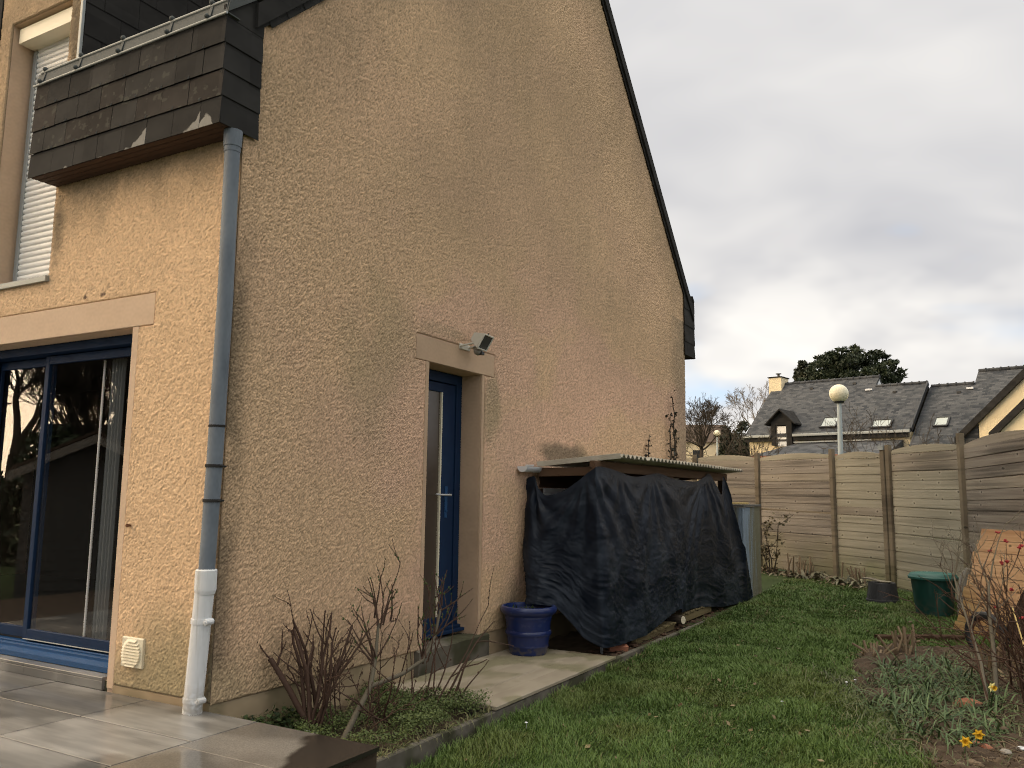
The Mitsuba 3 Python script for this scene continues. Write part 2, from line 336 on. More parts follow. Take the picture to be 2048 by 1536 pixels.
# terrace of large tiles beside the facade, its step, its dark flank
t = struct('terrace')
xs = [-4.23, -3.305, -2.38, -1.455, -0.53, 0.395]
part(t, 'bed', mani(cube(-6, 1.235, -6, -0.003, -0.40, -0.014) ), 'soil')
G2 = 0.0046
for i in range(5):
    for j in range(10):
        y1 = -0.455 * j - 0.0; y0 = y1 - 0.455
        part(t, 'paving_tile', box(xs[i] + G2, xs[i + 1] - G2, y0 + G2, y1 - G2 - (0.006 if j == 0 else 0), -0.022, 0.0 + 0.0006 * ((i * 7 + j * 3) % 3), 0.002), 'terrace_tile')
for j, (y1, y0) in enumerate([(-0.012, -0.535), (-0.54, -1.06), (-1.065, -1.585), (-1.59, -2.11), (-2.115, -2.635)]):
    part(t, 'paving_tile', box(0.395 + G2, 1.258, y0, y1, -0.022, 0.0005, 0.002), 'terrace_tile')

# path of slabs at the side door
t = struct('side_path')
part(t, 'bed', mani(cube(0.02, 0.985, 1.60, 3.70, -0.34, -0.191)), 'concrete')
for (x0, x1) in ((0.012, 0.335), (0.338, 0.672), (0.675, 1.012)):
    for (y0, y1) in ((1.575, 2.33), (2.333, 3.02), (3.023, 3.70)):
        part(t, 'paving_tile', box(x0, x1, y0, y1, -0.190, -0.165 + 0.0015 * math.sin(x0 * 40 + y0 * 9), 0.003), 'path_tile')
# concrete edging of the bed along the lawn
t = struct('kerb')
for (y0, y1) in ((0.05, 1.0), (1.003, 2.0), (2.003, 3.0), (3.003, 4.0), (4.003, 5.0), (5.003, 6.0), (6.003, 7.0), (7.003, 7.75)):
    q = box(0.955, 1.005, y0, y1, -0.44, -0.193 + 0.006 * math.sin(y0 * 5), 0.006)
    part(t, 'edging_stone', q, 'concrete')
# planting bed between wall and edging
bx, by = np.meshgrid(np.linspace(0.0, 0.96, 40), np.linspace(-0.01, 8.1, 220), indexing='ij')
bn = meshkit.fbm(np.stack([bx * 9, by * 9, 0 * bx], -1), 4, 4)
bz = -0.235 + 0.07 * bn - 0.06 * ((by > 1.5) & (by < 3.75))
v, f = sheet(np.stack([bx, by, bz], -1))
k = struct('flower_bed'); put(k, (v, f), 'matte_vc', True, lerpc((0.030, 0.022, 0.014), (0.085, 0.062, 0.042), meshkit.fbm(v * 14, 3, 8)))

# ------------------------------------------------------------------ the house
H = thing('house', 'rough beige rendered house with tall gable end, blue door and blue sliding window', 'house')
RIDGE_Y, SL = 4.6, 0.978
def roof_in(y): return 4.203 + SL * y if y < RIDGE_Y else 4.203 + SL * (2 * RIDGE_Y - y)
Y1 = 9.0
# solid walls
facade = cube(-8, -0.012, 0.012, 0.30, -0.45, 4.30) - cube(-3.7, -0.957, -0.1, 0.5, 0.06, 2.36) - cube(-2.785, -1.973, -0.1, 0.5, 2.835, 5.2)
dorm = cube(-2.95, -1.83, 0.012, 0.30, 4.30, 5.75) - cube(-2.785, -1.973, -0.1, 0.5, 2.835, 5.06)
part(H, 'wall', mani(facade + dorm), 'smooth_plaster', False)
gpoly = [(0.30, -0.45), (Y1, -0.45), (Y1, roof_in(Y1)), (RIDGE_Y, roof_in(RIDGE_Y)), (0.30, roof_in(0.30))]
gw = m3.Manifold.extrude(m3.CrossSection([np.array(gpoly)]), 0.28)
gw = gw.transform(np.array([[0, 0, 1, -0.292], [1, 0, 0, 0], [0, 1, 0, 0]], float))
gw = gw - cube(-0.5, 0.1, 2.11, 2.955, 0.0, 2.367)
part(H, 'wall', mani(gw), 'gable_plaster', False)
part(H, 'wall', mani(cube(-8, -0.3, Y1 - 0.28, Y1 - 0.004, -0.45, 4.3)), 'smooth_plaster', False)
part(H, 'wall', mani(cube(-8.2, -8.0, 0.02, Y1 - 0.02, -0.45, 4.3)), 'smooth_plaster', False)
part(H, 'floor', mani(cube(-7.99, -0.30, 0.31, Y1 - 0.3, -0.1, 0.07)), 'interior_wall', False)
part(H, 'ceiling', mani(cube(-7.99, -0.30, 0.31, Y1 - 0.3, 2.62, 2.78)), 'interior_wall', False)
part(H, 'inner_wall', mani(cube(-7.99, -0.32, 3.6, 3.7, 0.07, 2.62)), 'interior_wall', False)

# rough render: displaced sheets
GROT = np.linalg.qr(np.random.default_rng(3).normal(size=(3, 3)))[0]
def grain(q, fine=1.0):
    q = q @ GROT * fine
    a = meshkit.noise(q * 104.0, 31) * 0.78 + meshkit.noise(q * 60.0, 37) * 0.22
    return 0.0118 * np.clip((a - 0.18) * 1.6, 0, 1)
def axis(breaks, step):
    out = []
    for a, b in zip(breaks[:-1], breaks[1:]):
        n = max(1, int(round((b - a) / (step(0.5 * (a + b)) if callable(step) else step))))
        out.append(np.linspace(a, b, n, endpoint=False))
    return np.concatenate(out + [[breaks[-1]]])
def coat(us, vs, holes, inside, to3, nrm, corner_u, colour):
    U, V = np.meshgrid(us, vs, indexing='ij')
    P = to3(U, V); d = grain(P, 1.18) * 0.72 if nrm[1] else grain(P, 1.06) * (0.72 + 0.5 * meshkit.fbm(P * 1.3 + 3.0, 3, 55))
    uc, vc = 0.5 * (us[1:] + us[:-1]), 0.5 * (vs[1:] + vs[:-1])
    UC, VC_ = np.meshgrid(uc, vc, indexing='ij')
    keep = inside(UC, VC_)
    for (a, b, c, e) in holes: keep &= ~((UC > a) & (UC < b) & (VC_ > c) & (VC_ < e))
    kk = np.zeros(U.shape, int); kk[:-1, :-1] += keep; kk[1:, :-1] += keep; kk[:-1, 1:] += keep; kk[1:, 1:] += keep
    edge = (kk > 0) & (kk < 4)
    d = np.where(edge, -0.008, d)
    d = np.where(np.isclose(U, corner_u), 0.002, d)
    P = P + d[..., None] * np.asarray(nrm)
    n, m = U.shape
    i, j = np.nonzero(keep)
    q = np.stack([i * m + j, (i + 1) * m + j, (i + 1) * m + j + 1, i * m + j + 1], 1)
    v = P.reshape(-1, 3); useful = np.unique(q); remap = np.full(len(v), -1); remap[useful] = np.arange(len(useful))
    v, q = v[useful], remap[q]
    return v, np.vstack([q[:, [0, 1, 2]], q[:, [0, 2, 3]]]), colour(v, d.reshape(-1)[useful])
OCHRE = np.array((0.560, 0.415, 0.262)); GREEN = np.array((0.30, 0.26, 0.155)); PINK = np.array((0.67, 0.44, 0.315)); DIRT_SHADE = np.array((0.125, 0.105, 0.075))
def pit_shade(c, d, s=0.46, q=0.0105):                                   # shade in the pits between the grains, painted into the render colour
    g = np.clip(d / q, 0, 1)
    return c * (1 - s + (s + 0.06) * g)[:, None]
def facade_col(v, d):
    x, y, z = v.T
    n = meshkit.fbm(v * 2.2, 4, 2); f = meshkit.fbm(v * 26, 2, 3)
    c = lerpc(OCHRE * np.array((1.20, 1.14, 1.12)), OCHRE * np.array((1.32, 1.26, 1.25)), n) * (0.93 + 0.14 * f)[:, None]
    w = meshkit.fbm(v * np.array([5, 5, 2.2]), 4, 6)
    low = ss(0.62, 0.05, z + 0.5 * (w - 0.5) * 0.8 - 0.25 * ss(-0.9, -0.3, x) + 0.12)
    c = lerpc(c, GREEN, 0.8 * low)
    cor = ss(-0.10, -0.02, x + 0.06 * (w - 0.5)) * ss(0.2, 0.7, w + 0.2)  # patchy darkening towards the corner behind the downpipe
    c = lerpc(c, DIRT_SHADE, 0.75 * cor)
    und_shade = ss(2.95, 3.55, z + 0.5 * (w - 0.5)) * ss(0.0, 0.5, w) * 0.5  # soft shade below the eaves box, painted into the render colour
    c = lerpc(c, DIRT_SHADE * 1.5, und_shade)
    run = ss(0.13, 0.0, np.abs(x + 1.90)) * ss(2.6, 3.3, z) * ss(0.3, 0.6, w)
    c = lerpc(c, DIRT_SHADE, 0.75 * run)
    run2 = ss(0.55, 0.72, meshkit.fbm(v * np.array([16, 16, 16]), 3, 12)) * ss(2.585, 2.60, z) * ss(2.72, 2.62, z) * (x < -0.95) * (x > -1.6)
    c = lerpc(c, (0.10, 0.06, 0.055), 0.85 * run2)
    jam = ss(-0.84, -0.90, x) * ss(0.45, 0.7, w) * (z < 2.4) * (z > 1.4)
    return pit_shade(lerpc(c, DIRT_SHADE * 1.4, 0.5 * jam), d, 0.30, 0.0076)
def gable_col(v, d):
    x, y, z = v.T
    n = meshkit.fbm(v * 0.75, 3, 2); f = meshkit.fbm(v * 26, 2, 3); w = meshkit.fbm(v * np.array([3, 3, 1.6]), 4, 6)
    c = lerpc(OCHRE * np.array((1.17, 1.09, 1.08)), OCHRE * np.array((1.28, 1.20, 1.20)), n) * (0.93 + 0.14 * f)[:, None]
    pk = meshkit.fbm(v * np.array([1, 0.95, 1.15]) + 4.0, 4, 16)
    area = ss(4.3, 2.4, z) * ss(0.3, 2.2, y) + 0.25
    c = lerpc(c, PINK * 1.02, np.clip(ss(0.36, 0.66, pk) * area * 1.1, 0, 1) * 0.75)
    cor = ss(0.22, 0.03, y + 0.12 * (w - 0.5)) * ss(0.25, 0.62, w) * ss(4.2, 3.0, z * 0.6 + 1.5)  # patchy darkening on the gable side of the same corner
    c = lerpc(c, DIRT_SHADE, 0.72 * cor)
    sweep = ss(0.40, 0.72, meshkit.fbm(np.stack([0 * y, (y - z * 0.25) * 0.55, z * 0.42], 1) + 12, 3, 21)) * ss(2.2, 4.2, z)
    c = lerpc(c, np.array((0.27, 0.21, 0.14)), 0.26 * sweep)
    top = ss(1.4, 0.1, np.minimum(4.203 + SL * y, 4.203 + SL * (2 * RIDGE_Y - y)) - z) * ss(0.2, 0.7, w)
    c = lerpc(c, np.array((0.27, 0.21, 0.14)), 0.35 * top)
    def blob(cy, cz, ry, rz, s, col, c):
        r = np.hypot((y - cy) / ry, (z - cz) / rz) + 1.3 * (w - 0.5)
        return lerpc(c, col, s * ss(1.0, 0.35, r))
    c = blob(4.75, 1.72, 0.8, 0.15, 0.75, (0.12, 0.11, 0.075), c)
    c = blob(2.45, 2.66, 0.45, 0.10, 0.35, GREEN * 0.95, c)
    c = blob(3.15, 2.15, 0.22, 0.45, 0.55, GREEN, c)
    c = blob(1.5, 2.2, 0.5, 0.9, 0.35, GREEN, c)
    low = ss(0.42, 0.05, z + 0.5 * (w - 0.5)) * 0.5
    c = lerpc(c, GREEN, low)
    strk = ss(0.52, 0.70, meshkit.fbm(np.stack([0 * y, y * 7.5, z * 0.55], 1) + 5, 4, 33)) * ss(0.3, 0.6, w)
    c = lerpc(c, np.array((0.30, 0.235, 0.155)), 0.09 * strk)
    sp = blob(3.55, 0.2, 0.25, 0.35, 0.8, DIRT_SHADE * 1.2, c)
    sp = np.where(((y > 8.0) & (z < 4.0))[:, None], lerpc(sp, np.array((0.22, 0.19, 0.14)), 0.55 * ss(8.1, 8.9, y + 0.5 * (w - 0.5))), sp)
    return pit_shade(sp, d)
us = axis([-3.35, -2.785, -1.973, -0.957, -0.868 - 0.02, -0.738, -0.30, 0.0], 0.0066)
vs = axis([0.045, 2.36, 2.577, 2.835, 3.52, 4.3, 5.06, 5.75], 0.0072)
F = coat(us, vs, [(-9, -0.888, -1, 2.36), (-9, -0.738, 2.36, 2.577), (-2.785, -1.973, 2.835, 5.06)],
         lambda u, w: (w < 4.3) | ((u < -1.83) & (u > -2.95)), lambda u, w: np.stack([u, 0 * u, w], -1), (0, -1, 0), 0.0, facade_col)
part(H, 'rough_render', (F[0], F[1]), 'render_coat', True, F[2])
step = lambda y: 0.0066 + 0.011 * min(1, max(0, y - 1) / 6.0)
us = axis([0.0, 0.4, 1.0, 1.915, 2.055, 2.955, 2.995, 3.16, 3.8, 4.6, 5.6, 6.8, 8.0, Y1], step)
vs = axis([0.030, 2.367, 2.58, 4.0, 5.0, 8.72], lambda z: 0.0072 + 0.0052 * min(1, max(0, z - 2.5) / 3))
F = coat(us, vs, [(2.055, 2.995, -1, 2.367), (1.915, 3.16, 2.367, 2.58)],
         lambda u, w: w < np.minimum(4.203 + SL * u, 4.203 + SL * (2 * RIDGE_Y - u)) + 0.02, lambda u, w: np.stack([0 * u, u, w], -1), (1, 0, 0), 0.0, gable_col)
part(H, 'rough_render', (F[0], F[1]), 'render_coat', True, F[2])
# smooth bands round the openings
part(H, 'lintel', box(-3.9, -0.738, -0.004, 0.1, 2.362, 2.577, 0.004), 'smooth_plaster')
part(H, 'jamb_band', box(-0.955, -0.888, 0.0, 0.1, 0.02, 2.36, 0.004), 'smooth_plaster')
part(H, 'lintel', box(-0.1, 0.004, 1.915, 3.16, 2.369, 2.58, 0.004), 'gable_plaster')
part(H, 'jamb_band', box(-0.1, 0.003, 2.055, 2.108, 0.03, 2.366, 0.004), 'gable_plaster')
part(H, 'jamb_band', box(-0.1, 0.003, 2.957, 2.995, 0.03, 2.366, 0.004), 'gable_plaster')
part(H, 'plinth', mani(cube(-0.89, -0.004, 0.0, 0.1, -0.4, 0.042) + cube(-0.1, -0.0045, 0.1, 2.0, -0.4, 0.029) + cube(-0.1, -0.0045, 3.1, 8.98, -0.4, 0.029)), 'plinth', False)
# door sill of concrete with a chipped edge
sx, sy = np.meshgrid(np.linspace(-0.20, 0.035, 8), np.linspace(2.02, 3.10, 40), indexing='ij')
wob = 0.012 * (meshkit.fbm(np.stack([sx * 14, sy * 14, 0 * sx], -1), 3, 2) - 0.5)
topz = 0.035 + wob; topz[-1] -= 0.012
v1, f1 = sheet(np.stack([sx, sy, topz], -1))
fx = np.stack([np.full(40, 0.035), sy[0], topz[-1]], -1); bt = fx.copy(); bt[:, 2] = -0.165; bt[:, 0] = 0.012
v2, f2 = sheet(np.stack([fx, bt], 0))
ends = [sheet(np.stack([np.stack([sx[:, e], sy[:, e], topz[:, e]], -1), np.stack([sx[:, e], sy[:, e], topz[:, e] * 0 - 0.165], -1)], 0)) for e in (0, -1)]
part(H, 'door_sill', cat([(v1, f1), (v2, f2)] + ends), 'concrete', 40)

# side door: blue frame, dark glazed leaf, lever handle
k = num(H + '__side_door')
X = -0.215
put(k, cat([box(X - 0.06, X, 2.12, 2.19, 0.09, 2.36), box(X - 0.06, X, 2.865, 2.95, 0.09, 2.36), box(X - 0.06, X, 2.19, 2.865, 2.27, 2.36)]), 'blue_paint')
part(k, 'leaf', cat([box(X - 0.05, X - 0.012, 2.195, 2.27, 0.11, 2.262), box(X - 0.05, X - 0.012, 2.655, 2.86, 0.11, 2.262), box(X - 0.05, X - 0.012, 2.27, 2.655, 0.11, 0.205), box(X - 0.05, X - 0.012, 2.27, 2.655, 2.18, 2.262)]), 'blue_paint')
mat('brown_panel', (0.062, 0.047, 0.036), 0.25, 0.5)
part(k, 'panel', mani(cube(X - 0.042, X - 0.028, 2.262, 2.64, 0.20, 2.19)), 'brown_panel', False)
part(k, 'glazing_bead', box(X - 0.045, X - 0.008, 2.632, 2.653, 0.205, 2.18, 0.004), 'cream_plastic')
part(k, 'threshold', cat([box(X - 0.06, X + 0.075, 2.112, 2.953, 0.062, 0.088), box(X - 0.05, X + 0.03, 2.112, 2.953, 0.088, 0.112)]), 'blue_paint')
hk = part(k, 'handle', cat([tube([(X + 0.045, 2.50, 1.268), (X + 0.047, 2.60, 1.262), (X + 0.045, 2.735, 1.262)], [0.007, 0.009, 0.010], 8), tube([(X - 0.014, 2.735, 1.262), (X + 0.05, 2.735, 1.262)], 0.010, 8)]), 'alu')
part(k, 'handle_plate', cat([box(X - 0.013, X - 0.004, 2.715, 2.755, 1.06, 1.34, 0.004), tube([(X - 0.012, 2.735, 1.12), (X + 0.004, 2.735, 1.12)], 0.011, 10)]), 'blue_paint_pale')

# sliding window: outer frame, leaves with panes, sill track
k = num(H + '__sliding_window')
put(k, cat([box(-3.7, -0.96, 0.15, 0.29, 2.292, 2.358), box(-1.02, -0.96, 0.15, 0.29, 0.1, 2.29)]), 'blue_paint')
part(k, 'track', cat([box(-3.7, -0.96, 0.145, 0.29, 0.10, 0.150), prism([(-0.03, -0.03), (0.05, -0.03), (0.05, 0.02), (-0.03, 0.004)], (-0.96, 0.105, 0.112), (-3.7, 0.105, 0.112)), box(-3.7, -0.96, 0.18, 0.195, 0.150, 0.163)]), 'blue_paint_pale')
for (x0, x1, y) in ((-2.285, -1.02, 0.222), (-3.0, -2.235, 0.262), (-3.7, -2.955, 0.222)):
    lk = part(k, 'leaf', cat([box(x0, x0 + 0.052, y, y + 0.03, 0.166, 2.286), box(x1 - 0.052, x1, y, y + 0.03, 0.166, 2.286), box(x0 + 0.052, x1 - 0.052, y + 0.001, y + 0.03, 0.166, 0.242), box(x0 + 0.052, x1 - 0.052, y + 0.001, y + 0.03, 2.222, 2.286)]), 'blue_paint')
    v, f = sheet(np.array([[(x0 + 0.05, y + 0.016, 0.24), (x1 - 0.05, y + 0.016, 0.24)], [(x0 + 0.05, y + 0.016, 2.225), (x1 - 0.05, y + 0.016, 2.225)]]))
    part(k, 'pane', (v, f), 'pane', False)
part(k, 'drip_line', box(-2.25, -1.04, 0.206, 0.221, 0.170, 0.176, 0.002), 'zinc_bright')
# tiled door step below the sliding window
st = struct('door_step')
for i, (x0, x1) in enumerate(((-3.7, -2.77), (-2.767, -1.845), (-1.842, -0.985))):
    part(st, 'paving_tile', box(x0, x1, -0.012, 0.075, 0.058, 0.079, 0.003), 'terrace_tile')
    part(st, 'paving_tile', box(x0, x1, -0.011, 0.010, 0.001, 0.0565, 0.002), 'terrace_tile')
part(st, 'bed', mani(cube(-3.7, -0.96, 0.011, 0.14, -0.01, 0.0575)), 'concrete')
# curtain and rod behind the pane
cu = thing('curtain', 'narrow pale curtain strip hanging behind the blue sliding window', 'curtain')
ang = np.linspace(0, 1, 30); zz = np.linspace(0.10, 2.24, 12)
cx = -1.665 + 0.16 * ang
P = np.stack([np.stack([cx, 0.36 + 0.012 * np.sin(ang * 28), np.full(30, z)], -1) for z in zz], 0)
P2 = P.copy(); P2[..., 1] += 0.003
put(cu, cat([sheet(P), sheet(P2)]), 'curtain', True)
rd = thing('blind_rod', 'thin white vertical rod behind the sliding window pane', 'rod')
put(rd, tube([(-1.715, 0.335, 0.10), (-1.715, 0.335, 2.235)], 0.009, 8), 'white_plastic')

# upper window with roller shutter
k = num(H + '__upper_window')
put(k, cat([box(-2.785, -2.755, 0.205, 0.26, 2.85, 5.05), box(-2.003, -1.973, 0.205, 0.26, 2.85, 5.05), box(-2.755, -2.003, 0.22, 0.27, 2.84, 2.9)]), 'blue_paint')
part(k, 'shutter_box', prism([(0.10, -0.075), (-0.065, -0.075), (-0.065, 0.05), (-0.035, 0.075), (0.10, 0.075)], (-2.003, 0.11, 4.985), (-2.755, 0.11, 4.985)), 'cream_plastic')
part(k, 'guide_rail', box(-2.754, -2.705, 0.17, 0.204, 2.87, 4.895), 'zinc_bright')
part(k, 'guide_rail', box(-2.03, -1.985, 0.17, 0.204, 2.87, 4.895), 'zinc_bright')
z = 2.875
while z < 4.89:
    part(k, 'slat', prism([(0.007, 0.0), (0.001, 0.001), (-0.009, 0.008), (-0.011, 0.03), (-0.003, 0.0425), (0.007, 0.044)], (-2.03, 0.187, z), (-2.704, 0.187, z)), 'white_plastic', 50)
    z += 0.0468
part(k, 'sill', prism([(0.16, -0.02), (-0.035, -0.028), (-0.035, 0.012), (0.16, 0.03)], (-1.955, 0.0, 2.822), (-3.2, 0.0, 2.822)), 'zinc_bright')
# dormer cheek and dormer roof
part(H, 'dormer_cheek', mani(cube(-1.828, -1.812, -0.002, 1.6, 4.2, 5.8)), 'slate', False)
for i in range(6):
    for j in range(5):
        y0 = 0.006 + 0.30 * j - (0.15 if i % 2 else 0); y1 = y0 + 0.297
        y0 = max(y0, 0.006)
        v, f = box(-1.8115, -1.8045, y0, y1, 4.2 + 0.26 * i, 4.2 + 0.26 * i + 0.262, 0.002)
        v[:, 0] += 0.006 * (1 - (v[:, 2] - 4.2 - 0.26 * i) / 0.26)
        part(H, 'cheek_slate', (v, f), 'slate')
part(H, 'corner_flashing', box(-1.836, -1.803, -0.02, 0.004, 4.33, 5.8, 0.004), 'zinc_bright')
part(H, 'dormer_wing', mani(cube(-3.6, -2.955, -0.01, 1.6, 4.2, 5.9)), 'slate', False)
ov = cube(-3.7, -1.75, -0.22, 1.9, 5.75, 5.9)
part(H, 'dormer_roof', mani(ov), 'slate', False)
# main roof: two slopes as thick slabs
def slope(ya, yb, up0, up1, x0=-8.3, x1=0.055):
    za, zb = roof_in(ya), roof_in(yb)
    poly = [(ya, za + up0), (yb, zb + up0), (yb, zb + up1), (ya, za + up1)]
    m = m3.Manifold.extrude(m3.CrossSection([np.array(poly if (yb > ya) else poly[::-1])]), x1 - x0)
    return m.transform(np.array([[0, 0, 1, x0], [1, 0, 0, 0], [0, 1, 0, 0]], float))
near = slope(0.02, RIDGE_Y, 0.03, 0.20); far = slope(Y1 + 0.36, RIDGE_Y, 0.03, 0.20)
part(H, 'roof', mani(near - cube(-2.9, -1.83, -0.5, 1.5, 3.9, 7)), 'slate', False)
part(H, 'roof', mani(far), 'slate', False)
# slate courses on the visible bit of the near slope (one part, a few pixels each)
rows = []
for i in range(11):
    for j in range(9):
        y = 0.08 + 0.085 * i; x0 = -1.80 + 0.2 * j + (0.1 if i % 2 else 0)
        zz = roof_in(y) + 0.203
        a = np.array([x0, y, zz + 0.010]); b = np.array([x0, y + 0.13, zz + 0.13 * SL + 0.004])
        rows.append(prism([(-0.097, -0.004), (0.097, -0.004), (0.097, 0.004), (-0.097, 0.004)], a + [0.1, 0, 0], b + [0.1, 0, 0]))
part(H, 'roof_slates', cat(rows), 'slate', False, kind='stuff')
# verge slates up the gable edge
L = math.hypot(1, SL)
for side in (0, 1):
    n = 30
    for i in range(n):
        s0, s1 = i / n, (i + 1.18) / n
        if side == 0: ya, yb = 0.10 + (RIDGE_Y - 0.10) * s0, 0.10 + (RIDGE_Y - 0.10) * min(1, s1)
        else: ya, yb = Y1 + 0.05 + (RIDGE_Y - Y1 - 0.05) * s0, Y1 + 0.05 + (RIDGE_Y - Y1 - 0.05) * min(1, s1)
        a = np.array([0.030, ya, roof_in(ya) + 0.095]); b = np.array([0.024, yb, roof_in(yb) + 0.095])
        part(H, 'verge_slate', prism([(-0.003, -0.094), (0.003, -0.094), (0.003, 0.094), (-0.003, 0.094)], a, b, up=(0, 0, 1)), 'slate')
part(H, 'verge_cap', cat([tube([(0.045, 0.05, roof_in(0.05) + 0.205), (0.045, RIDGE_Y, roof_in(RIDGE_Y) + 0.205)], 0.013, 6), tube([(0.045, RIDGE_Y, roof_in(RIDGE_Y) + 0.205), (0.045, Y1 + 0.36, roof_in(Y1 + 0.36) + 0.205)], 0.013, 6)]), 'slate')
# slate-hung eaves box on the facade, with gutter
gb = num(H + '__eaves_box')
put(gb, mani(cube(-1.963, 0.020, -0.200, -0.0, 3.535, 4.26) + cube(-0.0, 0.020, -0.21, 0.09, 3.535, 4.30)), 'slate', False)
zr = [3.515, 3.695, 3.868, 4.045]; hh = [0.185, 0.178, 0.182, 0.182]
offs = [0.0, 0.115, 0.02, 0.12]
for r in range(4):
    xe = 0.035; first = True
    edges = [0.035]; x = -0.272 if r % 2 else -0.152
    while x > -1.93:
        edges.append(x); x -= 0.2575
    edges.append(-1.978)
    for a, b in zip(edges[1:], edges[:-1]):
        if b - a < 0.02: continue
        v, f = box(a + 0.0018, b - 0.0018, -0.2085, -0.2035, zr[r], zr[r] + hh[r], 0.0015)
        v[:, 1] -= 0.010 * (1 - (v[:, 2] - zr[r]) / hh[r]) + 0.003 * RNG.random()
        v[:, 2] += (v[:, 0] - a) * RNG.normal() * 0.008 * (r > 0) + RNG.normal() * 0.0015
        part(gb, 'slate', (v, f), 'slate_worn' if r == 0 else ('slate', 'slate', 'slate_pale', 'slate_warm')[int(RNG.integers(4))])
    for (y0, y1) in ((-0.212, 0.098),):
        v, f = box(0.021, 0.0255, y0, y1, zr[r], zr[r] + hh[r], 0.0015)
        v[:, 0] += 0.009 * (1 - (v[:, 2] - zr[r]) / hh[r]); part(gb, 'slate', (v, f), 'slate')
hooks = []
for r in range(1, 4):
    for j in range(9):
        x = (-0.272 if (r - 1) % 2 else -0.152) - 0.2575 * j
        if x > -1.95: hooks.append(tube([(x, -0.2225, zr[r] + 0.02), (x, -0.226, zr[r] - 0.004), (x, -0.231, zr[r] - 0.006), (x, -0.231, zr[r] + 0.006)], 0.0018, 4))
part(gb, 'hooks', cat(hooks), 'zinc_dark')
for i in range(4):
    part(gb, 'soffit_board', box(-1.955, 0.018, -0.205 + 0.052 * i, -0.205 + 0.052 * i + 0.049, 3.519, 3.534, 0.003), 'soffit_wood')
ck = m3.Manifold.extrude(m3.CrossSection([np.array([(-0.205, 4.22), (0.10, 4.22), (0.10, 4.30), (0.66, 4.845), (0.60, 5.0), (0.05, 4.47), (-0.19, 4.33)])]), 0.007)
part(gb, 'slate', mani(ck.transform(np.array([[0, 0, 1, 0.0215], [1, 0, 0, 0], [0, 1, 0, 0]], float))), 'slate', False)
gk = thing('roof_gutter', 'grey zinc gutter with brackets along the top of the slate eaves box', 'gutter')
prof = [(-0.12, 0.012), (-0.12, 0.0), (-0.02, -0.006), (0.0, 0.0), (0.022, 0.09), (0.016, 0.10), (0.012, 0.092), (-0.006, 0.01)]
gp = np.array([(0.0, 0.0), (0.018, 0.098), (0.024, 0.098), (0.008, 0.006), (0.10, 0.006), (0.10, 0.0)])
put(gk, prism(gp, (0.045, -0.216, 4.232), (-1.985, -0.216, 4.232)), 'zinc_dark', False)
part(gk, 'drip_bead', tube([(0.05, -0.226, 4.226), (-1.99, -0.226, 4.226)], 0.008, 8), 'zinc_bright')
part(gk, 'rim_bead', tube([(0.02, -0.200, 4.334), (-1.95, -0.200, 4.334)], 0.009, 8), 'zinc_bright')
for x in (-1.90, -1.47, -1.0, -0.5, -0.12):
    part(gk, 'bracket', cat([bar((x, -0.222, 4.24), (x, -0.196, 4.35), 0.028, 0.005, 0.001, up=(0, 1, 0)), ball((x - 0.005, -0.235, 4.247), 0.017, 1), ball((x, -0.203, 4.352), 0.019, 1), bar((x, -0.20, 4.352), (x + 0.05, -0.05, 4.39), 0.025, 0.006, 0.001)]), 'zinc_dark')
v, f = sheet(np.array([[(0.052, -0.215, 4.240), (0.052, 0.13, 4.545)], [(0.056, -0.205, 4.345), (0.058, 0.03, 4.575)]]))
v2 = v.copy(); v2[:, 0] -= 0.02
part(gk, 'lead_flashing', cat([(v, f), (v2, f)]), 'zinc_dark', False)
# small eaves box on the rear eave, seen past the gable
rb = num(H + '__rear_eaves_box')
put(rb, mani(cube(-6, 0.020, Y1 + 0.002, Y1 + 0.42, 3.50, 4.42)), 'slate', False)
for r, (z0, h) in enumerate(((3.475, 0.22), (3.69, 0.27), (3.955, 0.27), (4.22, 0.24))):
    v, f = box(0.021, 0.0265, Y1 - 0.08, Y1 + 0.435, z0, z0 + h, 0.0015); v[:, 0] += 0.010 * (1 - (v[:, 2] - z0) / h)
    part(rb, 'slate', (v, f), 'slate')
    v, f = box(-0.9, 0.03, Y1 + 0.425, Y1 + 0.431, z0, z0 + h, 0.0015); v[:, 1] += 0.010 * (1 - (v[:, 2] - z0) / h)
    part(rb, 'slate', (v, f), 'slate')
part(rb, 'gutter', prism(np.array([(0.0, 0.0), (0.07, 0.0), (0.10, 0.09), (0.085, 0.09), (0.0, 0.015)]) * [-1, 1], (0.04, Y1 + 0.42, 4.40), (-3, Y1 + 0.42, 4.40)), 'slate', False)
# small window with white roller shutter low on the gable, half hidden by the tarpaulin
k = num(H + '__store_window')
put(k, cat([box(0.004, 0.018, 4.1, 5.9, 1.350, 1.50), box(0.004, 0.022, 4.1, 4.16, 0.6, 1.336), box(0.004, 0.022, 5.84, 5.9, 0.6, 1.336)]), 'dark_timber')
for i in range(15):
    part(k, 'slat', box(0.016, 0.030, 4.16, 5.84, 1.346 - 0.046 * (i + 1), 1.344 - 0.046 * i, 0.006), 'white_plastic')

